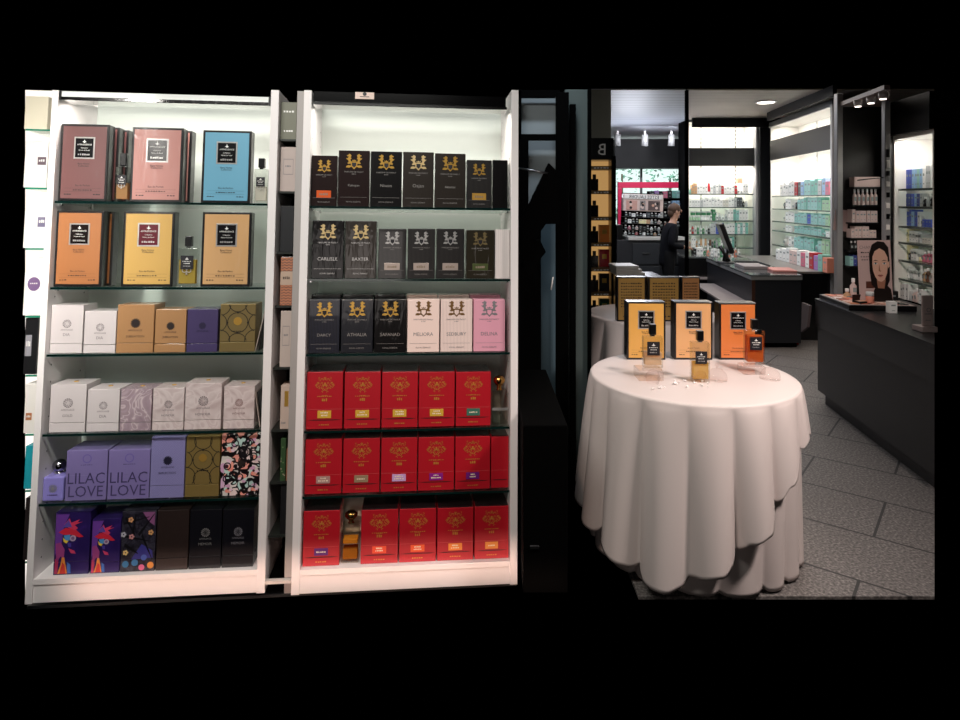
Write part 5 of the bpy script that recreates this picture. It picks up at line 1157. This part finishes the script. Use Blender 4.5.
# window with greenery, dark soffit
WY = 12.1
wn = thing('window_1', None, None); struct(wn)
a, b, c, d_ = fr(606, 687, 166, 240, WY)
MB().box(a, b, WY, WY + .01, c, d_, glass('window_glass', '#f4fbf9')).build('pane', wn)
for x in (a, (a+b)/2 - .1, b): MB().box(x - .02, x + .02, WY - .02, WY + .02, c, d_, STEEL).build('mullion', wn)
struct(MB().box(a - .3, b + .8, WY + 2.6, WY + 2.65, .2, 3.4, emis('daylight_sky', '#eef6f6', 1.4)).build('sky'))
struct(MB().box(a - .02, b + .02, WY - .02, WY + .06, 0, c - .001, MATT).build('wall_back'))
r_ = random.Random(4); lm = [pbr('leaf_%d' % i, h, .6) for i, h in enumerate(('#8fbfae', '#b5d6c8', '#5f9a86', '#d5e8df'))]
for tnum, (ux, vz, rad, n, lb) in enumerate(((622, 174, .5, 120, 'left tree with light green leaves outside the window'), (670, 176, .55, 140, 'right tree with light green leaves outside the window'), (618, 215, .3, 160, 'low shrub outside the window at the left'))):
    p = at(ux, vz, WY + 1.4); t = thing('tree', lb, 'tree', I4, (p.x, p.y, 0)); m = MB()
    for k in range(n):
        q = Vector((r_.gauss(0, 1), r_.gauss(0, .6), r_.gauss(0, .7)))*rad*.55; s = r_.uniform(.02, .045)
        Mx = T(q.x, q.y, p.z + q.z) @ Matrix.Rotation(r_.uniform(0, 6.28), 4, Vector((r_.gauss(0, 1), r_.gauss(0, 1), r_.gauss(0, 1) + .01)))
        m.add([(-s*1.5, 0, 0), (0, -s*.7, 0), (s*1.5, 0, 0), (0, s*.7, 0)], [(0, 1, 2, 3)], lm[k % 4], Mx)
    m.build('foliage', t); m = MB(); m.tube((0, 0, 0), (0, 0, p.z), .05, pbr('bark', '#5a4c40', .8), 8, .02); m.build('trunk', t)
x0, x1, z0, z1 = fr(615, 687, 139, 168, 11.6); so = struct(MB().box(x0, x1, 11.6, 12.05, z0, min(z1, HC - .002), pbr('soffit_black', '#050506', .5, spec=.2), .003).build('trim_8'))
pk = thing('pink_frame', 'bright pink red advertising frame round the window of the reflected room', 'frame')
PK = pbr('magenta_red', '#d81f52', .45)
a, b, c, d_ = fr(618, 686, 182, 188, 11.5); MB().box(a, b, 11.5, 11.56, c, d_, PK, .002).build('top_bar', pk)
a, b, c, d_ = fr(618, 622, 188.1, 236, 11.5); MB().box(a, b, 11.5, 11.56, 0, d_, PK, .002).build('upright', pk)
a, b, c, d_ = fr(682.6, 686, 188.1, 236, 11.5); MB().box(a, b, 11.5, 11.56, 0, d_, PK, .002).build('upright', pk)
for i, u in enumerate((617.5, 645, 671.5)):
    p = at(u, 139, 10.9); l = thing('track_spotlight', f'white track spotlight hanging before the dark soffit, {ORD[i]} from the left', 'lamp', I4, (p.x, 10.9, HC), 0, 'track spotlights')
    m = MB(); m.tube((0, 0, -.001), (0, 0, -.06), .02, WHITE); m.build('stem', l); m = MB(); m.tube((0, 0, -.06), (0, .03, -.25), .05, pbr('lamp_white', '#a5a5a5', .4), 14, .06); m.build('head', l)
# beauty counter with slanted display
CY = 9.3
zc2 = at(0, 237, CY).z
cb = thing('drawer_counter', 'dark drawer counter with pale top in the reflected room', 'counter')
x0, x1, _, _ = fr(617, 685, 230, 280, CY)
MB().box(x0, x1, CY, CY + .6, 0, zc2 - .045, pbr('charcoal_cabinet', '#2a2c30', .4), .003).build('body', cb)
MB().box(at(628, 0, CY).x, x1, CY - .03, CY + .6, zc2 - .044, zc2, pbr('pale_top', '#c9c8c4', .35), .003).build('worktop', cb)
for i in range(2):
    for j in range(2):
        xa, xb = x0 + .22 + i*.42, x0 + .6 + i*.42; za = .25 + j*.33
        d_ = MB().box(xa, xb, CY - .016, CY - .001, za, za + .30, pbr('charcoal_drawer', '#33363a', .35), .003).build('drawer', cb); MB().box((xa+xb)/2 - .05, (xa+xb)/2 + .05, CY - .03, CY - .0165, za + .15, za + .165, STEEL, .002).build('handle', d_)
o = tag(MB().box(*fr(617.5, 623.6, 226, 237, CY)[:2], CY + .05, CY + .3, zc2 - .0445, at(0, 225, CY).z, BLACK, .004).build('card_terminal_case'), 'black case at the left end of the dark drawer counter', 'case')
gd = thing('cosmetics_display', 'slanted cosmetics display with pale sign board on the drawer counter', 'display', I4, (0, 0, 0))
GF = T(at(645, 0, CY).x, CY + .12, zc2 + .012) @ RY(2) ; w2 = .29; z_ = lambda v: at(0, v, CY + .12).z - zc2
gd.matrix_world = GF
PKP = pbr('display_pink', '#d9c4bd', .45)
MB().box(-w2, w2, .16, .18, 0, z_(194), MATT, .002).build('back_panel', gd)
MB().box(-w2, w2, .04, .158, z_(212) , z_(195), PKP, .003).build('upper_cabinet', gd)
m = MB(); m.box(-w2 + .01, w2 - .01, .028, .0395, z_(200), z_(195.5), PAPER, .002); m.text('ESTEE LAUDER', 0, z_(199.3), .028, INK, w2*1.5, z_(196) - z_(199.3), True); m.build('sign_board', gd)
for k, (a, b) in enumerate(((-.25, -.09), (-.05, .03), (.07, .24))):
    m = MB(); m.box(a, b, .03, .0395, z_(211), z_(201.5), (pbr('picture_rose', '#c79c90', .5), pbr('picture_grey', '#8c8584', .5), pbr('picture_dark', '#5c4d4c', .5))[k], .002)
    for q in range(5): m.disc(a + (b-a)*r_.uniform(.2, .8), z_(211) + (z_(201.5) - z_(211))*r_.uniform(.2, .8), .02, .03, (PKP, INK, pbr('skin_tone', '#d3a58e', .5))[q % 3], 10, th=.001 + .0002*q)
    m.build('picture', gd)
gsz = []
for k, v in enumerate((218, 224.5, 231, 236.4)):
    z = z_(v); gsz.append(z); MB().box(-w2 + .004, w2 - .004, .02, .155, z - .006, z, pbr('display_shelf', '#3b3a3c', .3), .001).build('shelf', gd)
for k, sp in enumerate(('kb8 kb7 wc6 kb8 kb7 wj6 dc8 kb8 kb8 gb7', 'kb9 wc7 kb8 kb8 yc7 yc7 nc7 gb8 kb8 hb7', 'kb8 pb7 kb8 hb7 kc8 kc7 kb8 wb6 kb7 gb6', 'wb7 kb8 kb8 rb6 kb8 wj6 kb8 kb8 nb6 kb8')):
    stock(GF, -w2 + .02, w2 - .02, gsz[k], .03, sp, .075, f'{("top", "second", "third", "lowest")[k]} shelf of cosmetics display', d=.05, seed=50 + k)
# darker tower right of it
t2 = thing('display_tower', 'dark display tower with violet and blue cartons right of the cosmetics display', 'display', I4, (0, 0, 0))
x0, x1, z0, z1 = fr(650, 686, 191, 236, CY + .45); T2F = T(0, CY + .45, 0)
MB().box(x0, x1, CY + .62, CY + .64, zc2 + .001, z1, MATT).build('back_panel', t2)
for v, sp in ((198, 'kc8 vc9 kc7 pc8 kc9 mc9 tc9 kc6'), (208, 'gc7 kc8 wb7 kc8 kb8 cc9 cc9 pc8'), (218, 'wb7 kc8 wc7 kb8 kb8 wc8 hb7 kc8'), (228, 'kb7 wc7 kb8 kb8 hb7 wb8 kb8 kb8')):
    z = at(0, v, CY + .45).z; MB().box(x0, x1, CY + .45, CY + .619, z - .008, z, BLACK).build('shelf', t2); stock(T2F, x0 + .01, x1 - .01, z, .01, sp, .11, 'XX of dark side tower'.replace('XX', {198: 'top shelf', 208: 'second shelf', 218: 'third shelf', 228: 'lowest shelf'}[v]), d=.07, seed=v)

# ---------------------------------------------------------------- the person at the counter
def skin(name, chain, mat, root=0, sub=2):
    """chain: dict joint -> (co, radius); edges; grown with a skin modifier and made into a plain mesh"""
    js, es = chain; names = list(js); me = bpy.data.meshes.new(name)
    me.from_pydata([js[n][0] for n in names], [(names.index(a), names.index(b)) for a, b in es], []); me.update()
    o = bpy.data.objects.new(name, me); COL.objects.link(o); o.modifiers.new('skin', 'SKIN'); me.skin_vertices
    for i, n in enumerate(names):
        r = js[n][1]; me.skin_vertices[0].data[i].radius = (r, r) if isinstance(r, (int, float)) else r
        me.skin_vertices[0].data[i].use_root = (i == root)
    sb = o.modifiers.new('subdivision', 'SUBSURF'); sb.levels = sub; sb.render_levels = sub
    dg = bpy.context.evaluated_depsgraph_get(); nm = bpy.data.meshes.new_from_object(o.evaluated_get(dg)); bpy.data.objects.remove(o)
    nm.materials.clear(); nm.materials.append(mat)
    for p in nm.polygons: p.use_smooth = True; p.material_index = 0
    return nm
PY = 8.75; pb = at(668, 200, PY); sc_ = .835
pe = thing('person', 'person in a dark navy jacket bending over the reflected room counter, seen from the side', 'person', I4, (pb.x, PY, 0.001)); pe.scale = (sc_,)*3
SKN = pbr('skin', '#b98f78', .5); NVY = pbr('navy_cloth', '#090b12', .85, spec=.2); TRS = pbr('dark_trousers', '#07080b', .85, spec=.2); HAI = pbr('brown_hair', '#4f3a2c', .7); SHO = pbr('dark_shoe', '#0a0a0b', .4)
J = {'pelvis': ((0, 0, .90), .115), 'waist': ((.01, 0, 1.05), .11), 'chest': ((.04, 0, 1.28), .13), 'neck': ((.08, 0, 1.45), .05), 'head0': ((.11, 0, 1.53), .065), 'head1': ((.125, 0, 1.62), .085), 'crown': ((.12, 0, 1.69), .05)}
E = [('pelvis', 'waist'), ('waist', 'chest'), ('chest', 'neck'), ('neck', 'head0'), ('head0', 'head1'), ('head1', 'crown')]
for s, n in ((-1, 'r'), (1, 'l')):
    J.update({'sh' + n: ((.05, s*.17, 1.36), .055), 'el' + n: ((.0 + .02*s, s*.22, 1.09), .042), 'wr' + n: ((.23, s*.15, 1.04), .028), 'pa' + n: ((.30, s*.13, 1.03), .03),
              'hi' + n: ((0, s*.09, .84), .085), 'kn' + n: ((.03*s, s*.10, .47), .058), 'an' + n: ((-.02 + .03*s, s*.10, .09), .04), 'to' + n: ((.12 + .03*s, s*.11, .03), .03)})
    E += [('chest', 'sh' + n), ('sh' + n, 'el' + n), ('el' + n, 'wr' + n), ('wr' + n, 'pa' + n), ('pelvis', 'hi' + n), ('hi' + n, 'kn' + n), ('kn' + n, 'an' + n), ('an' + n, 'to' + n)]
    for k in range(4):
        J[f'f{k}{n}'] = ((.335, s*(.105 + k*.016), 1.022), .0095); J[f'g{k}{n}'] = ((.365 - .006*abs(k - 1), s*(.103 + k*.017), .998), .008); E += [('pa' + n, f'f{k}{n}'), (f'f{k}{n}', f'g{k}{n}')]
    J['th' + n] = ((.305, s*.088, 1.04), .0095); J['ti' + n] = ((.335, s*.078, 1.02), .008); E += [('wr' + n, 'th' + n), ('th' + n, 'ti' + n)]
o = bpy.data.objects.new('body', skin('body', (J, E), SKN)); COL.objects.link(o); o.parent = pe
m = MB(); m.lathe([(.012, 0), (.016, -.02), (.002, -.045)], SKN, T(.205, 0, 1.635) @ RY(-20), 8); m.build('nose', pe)
for s in (-1, 1):
    m = MB(); m.ball((.115, s*.083, 1.60), .026, SKN, (.7, .4, 1.2), 10); m.build('ear', pe); m = MB(); m.ball((.198, s*.032, 1.625), .007, pbr('eye', '#2a2422', .3), n=8); m.build('eye', pe)
m = MB(); m.box(.186, .197, -.022, .022, 1.558, 1.566, pbr('lips', '#8d5a50', .5), .002); m.build('mouth', pe)
JJ = {'b0': ((-.0, 0, .70), .16), 'b': ((-.0, 0, .82), .16), 'w': ((.0, 0, 1.02), .14), 'c': ((.035, 0, 1.28), .155), 'n': ((.07, 0, 1.42), .075)}; EE = [('b0', 'b'), ('b', 'w'), ('w', 'c'), ('c', 'n')]
for s, n in ((-1, 'r'), (1, 'l')):
    JJ.update({'s' + n: ((.05, s*.18, 1.35), .078), 'e' + n: ((.0 + .02*s, s*.225, 1.09), .064), 'w' + n: ((.21, s*.155, 1.045), .045)}); EE += [('c', 's' + n), ('s' + n, 'e' + n), ('e' + n, 'w' + n)]
o = bpy.data.objects.new('jacket', skin('jacket', (JJ, EE), NVY)); COL.objects.link(o); o.parent = pe
JT = {'q': ((0, 0, 1.12), .115), 'p': ((0, 0, .90), .135)}; ET = [('q', 'p')]
for s, n in ((-1, 'r'), (1, 'l')):
    JT.update({'h' + n: ((0, s*.09, .82), .10), 'k' + n: ((.03*s, s*.10, .47), .076), 'a' + n: ((-.02 + .03*s, s*.10, .1), .062)}); ET += [('p', 'h' + n), ('h' + n, 'k' + n), ('k' + n, 'a' + n)]
o = bpy.data.objects.new('trousers', skin('trousers', (JT, ET), TRS)); COL.objects.link(o); o.parent = pe
for s in (-1, 1): m = MB(); m.ball((.05 + .03*s, s*.105, .045), .06, SHO, (2.2, .85, .72), 12); m.build('shoe', pe)
m = MB(); m.ball((.098, 0, 1.655), .1, HAI, (1.02, .94, .92), 16); m.ball((.05, 0, 1.59), .07, HAI, (.8, 1, 1.1), 12); m.build('hair', pe)

# ================================================================ LIGHT
def area(name, loc, target, sx, sy, power, color='#ffffff', spread=180):
    l = bpy.data.lights.new(name, 'AREA'); l.shape = 'RECTANGLE'; l.size = sx; l.size_y = sy; l.energy = power; l.color = lin(color)[:3]; l.spread = R(spread)
    o = bpy.data.objects.new(name, l); COL.objects.link(o); o.location = loc
    o.rotation_euler = (Vector(target) - Vector(loc)).to_track_quat('-Z', 'Y').to_euler(); return o
def spot(name, loc, target, power, angle, blend=.5, color='#ffffff', r=.03):
    l = bpy.data.lights.new(name, 'SPOT'); l.energy = power; l.spot_size = R(angle); l.spot_blend = blend; l.color = lin(color)[:3]; l.shadow_soft_size = r
    o = bpy.data.objects.new(name, l); COL.objects.link(o); o.location = loc
    o.rotation_euler = (Vector(target) - Vector(loc)).to_track_quat('-Z', 'Y').to_euler(); return o
area('shelf_strip_light', (-.80, 1.25, 2.75), (-.78, 2.6, 1.15), 1.7, .25, 18, '#fffdf6', 110)
spot('plinth_fill_spot', (-.25, .9, 2.6), (-.35, 2.6, .25), 55, 42, .8, '#ffd9c4', .06)  # unseen spot added to warm and brighten the base boards
area('shelf_front_fill', (-.6, -.9, 1.3), (-.7, 2.5, .6), 1.2, .8, 2.5, '#fff4ee', 120)  # frontal fill from behind the camera, belongs to no counter
area('plinth_low_fill', (-.5, 1.35, .10), (-.6, 2.5, .035), 1.9, .02, .65, '#ffd2bd', 12)  # invisible low fill added so the plinths turn bright
spot('poster_fill_spot', (1.7, 2.9, 2.6), (2.7, 4.5, .98), 95, 32, .7, '#ffeee4', .04)  # spot added to lift the upright poster on the makeup counter
spot('table_spotlight', (2.15, 2.35, 2.6), (.93, 2.85, .78), 48, 46, .5, '#fff0e6', .03)
area('table_front_fill', (2.0, 1.5, 2.8), (.95, 2.75, .45), .4, .2, 11, '#fff0ea', 70)  # soft fill added for the front of the cloth
area('room_ceiling_light', (2.6, 6.2, 2.62), (2.6, 6.2, 0), 1.6, 1.6, 32, '#fff4ea')
spot('ceiling_lamp_light', (CLX, CLY, HC - .03), (CLX, CLY, 0), 20, 150, .9, '#fff4e6', .08)
def bay_light(F, x0, x1, z, power, nm, zt, y=.03, yt=.3, sy=.06):
    p = F @ Vector(((x0+x1)/2, y, z)); q = F @ Vector(((x0+x1)/2, yt, zt)); o = area(nm, p, q, (x1 - x0)*.92, sy, power, '#fff9f0')
    o.matrix_world = F @ T((x0+x1)/2, y, z) @ RX(math.degrees(math.atan2(yt - y, z - zt))); return o
bay_light(BF, bx0, bx1, P(BF, 720, 122)[1] - .01, 9, 'far_bay_strip_light', 1.2)
bay_light(BF, bx0, bx1, P(BF, 720, 167)[1] - .01, 8, 'far_bay_lower_strip_light', .9)
bay_light(SF, sx0, sx1, ztop - .01, 10, 'wall_bay_strip_light', 1.2, .1, .34)
bay_light(SF, sx0, sx1, P(SF, 800, 156)[1] - .01, 10, 'wall_bay_lower_strip_light', .9, .1, .34)
bay_light(QF, nx0, nx1, ztp - .01, 2.2, 'niche_strip_light', 1.0)
area('reflected_room_light', (1.9, 8.2, 2.62), (1.9, 8.2, 0), 1.0, 2.5, 40, '#eef2ff')
area('reflected_room_back_fill', (2.9, 10.2, 2.6), (2.9, 11.8, 1.7), 1.0, .2, 16, '#f4f6ff', 130)  # extra light added to brighten the pink frame
area('reflected_ceiling_fill', (2.3, 9.9, 1.75), (2.2, 8.6, 2.66), .5, .5, 18, '#eef2ff')  # unseen upward fill added to lighten the grey ceiling
bay_light(LF, LX[1], LX[2], zh - .004, 3.2, 'left_unit_strip_light', .9, .05, .3, .03)
bay_light(LF, RXs[1], RXs[2], zr - .004, 3.2, 'right_unit_strip_light', .9, .05, .3, .03)
area('niche_front_fill', (-1.55, 1.6, 1.9), (-1.72, 2.55, 1.2), .1, .9, 4, '#fffaf2', 70)  # small fill added to whiten the boxes at the left edge
area('foliage_fill_light', (3.1, WY + .3, 2.9), (3.1, WY + 1.5, 1.9), 2.0, .4, 60, '#f4fff8')  # area fill facing the leaves, stands in for daylight
area('door_panel_light', (.35, 3.0, 2.75), (.38, 3.65, 1.6), .25, .1, 2.6, '#e8f4ff', 100)
for i, (X, Y) in enumerate(SL): spot('canopy_spotlight', (X, Y, za - .06), (X, Y + .1, hzc), 6, 80, .8, '#ffeee0', .02)
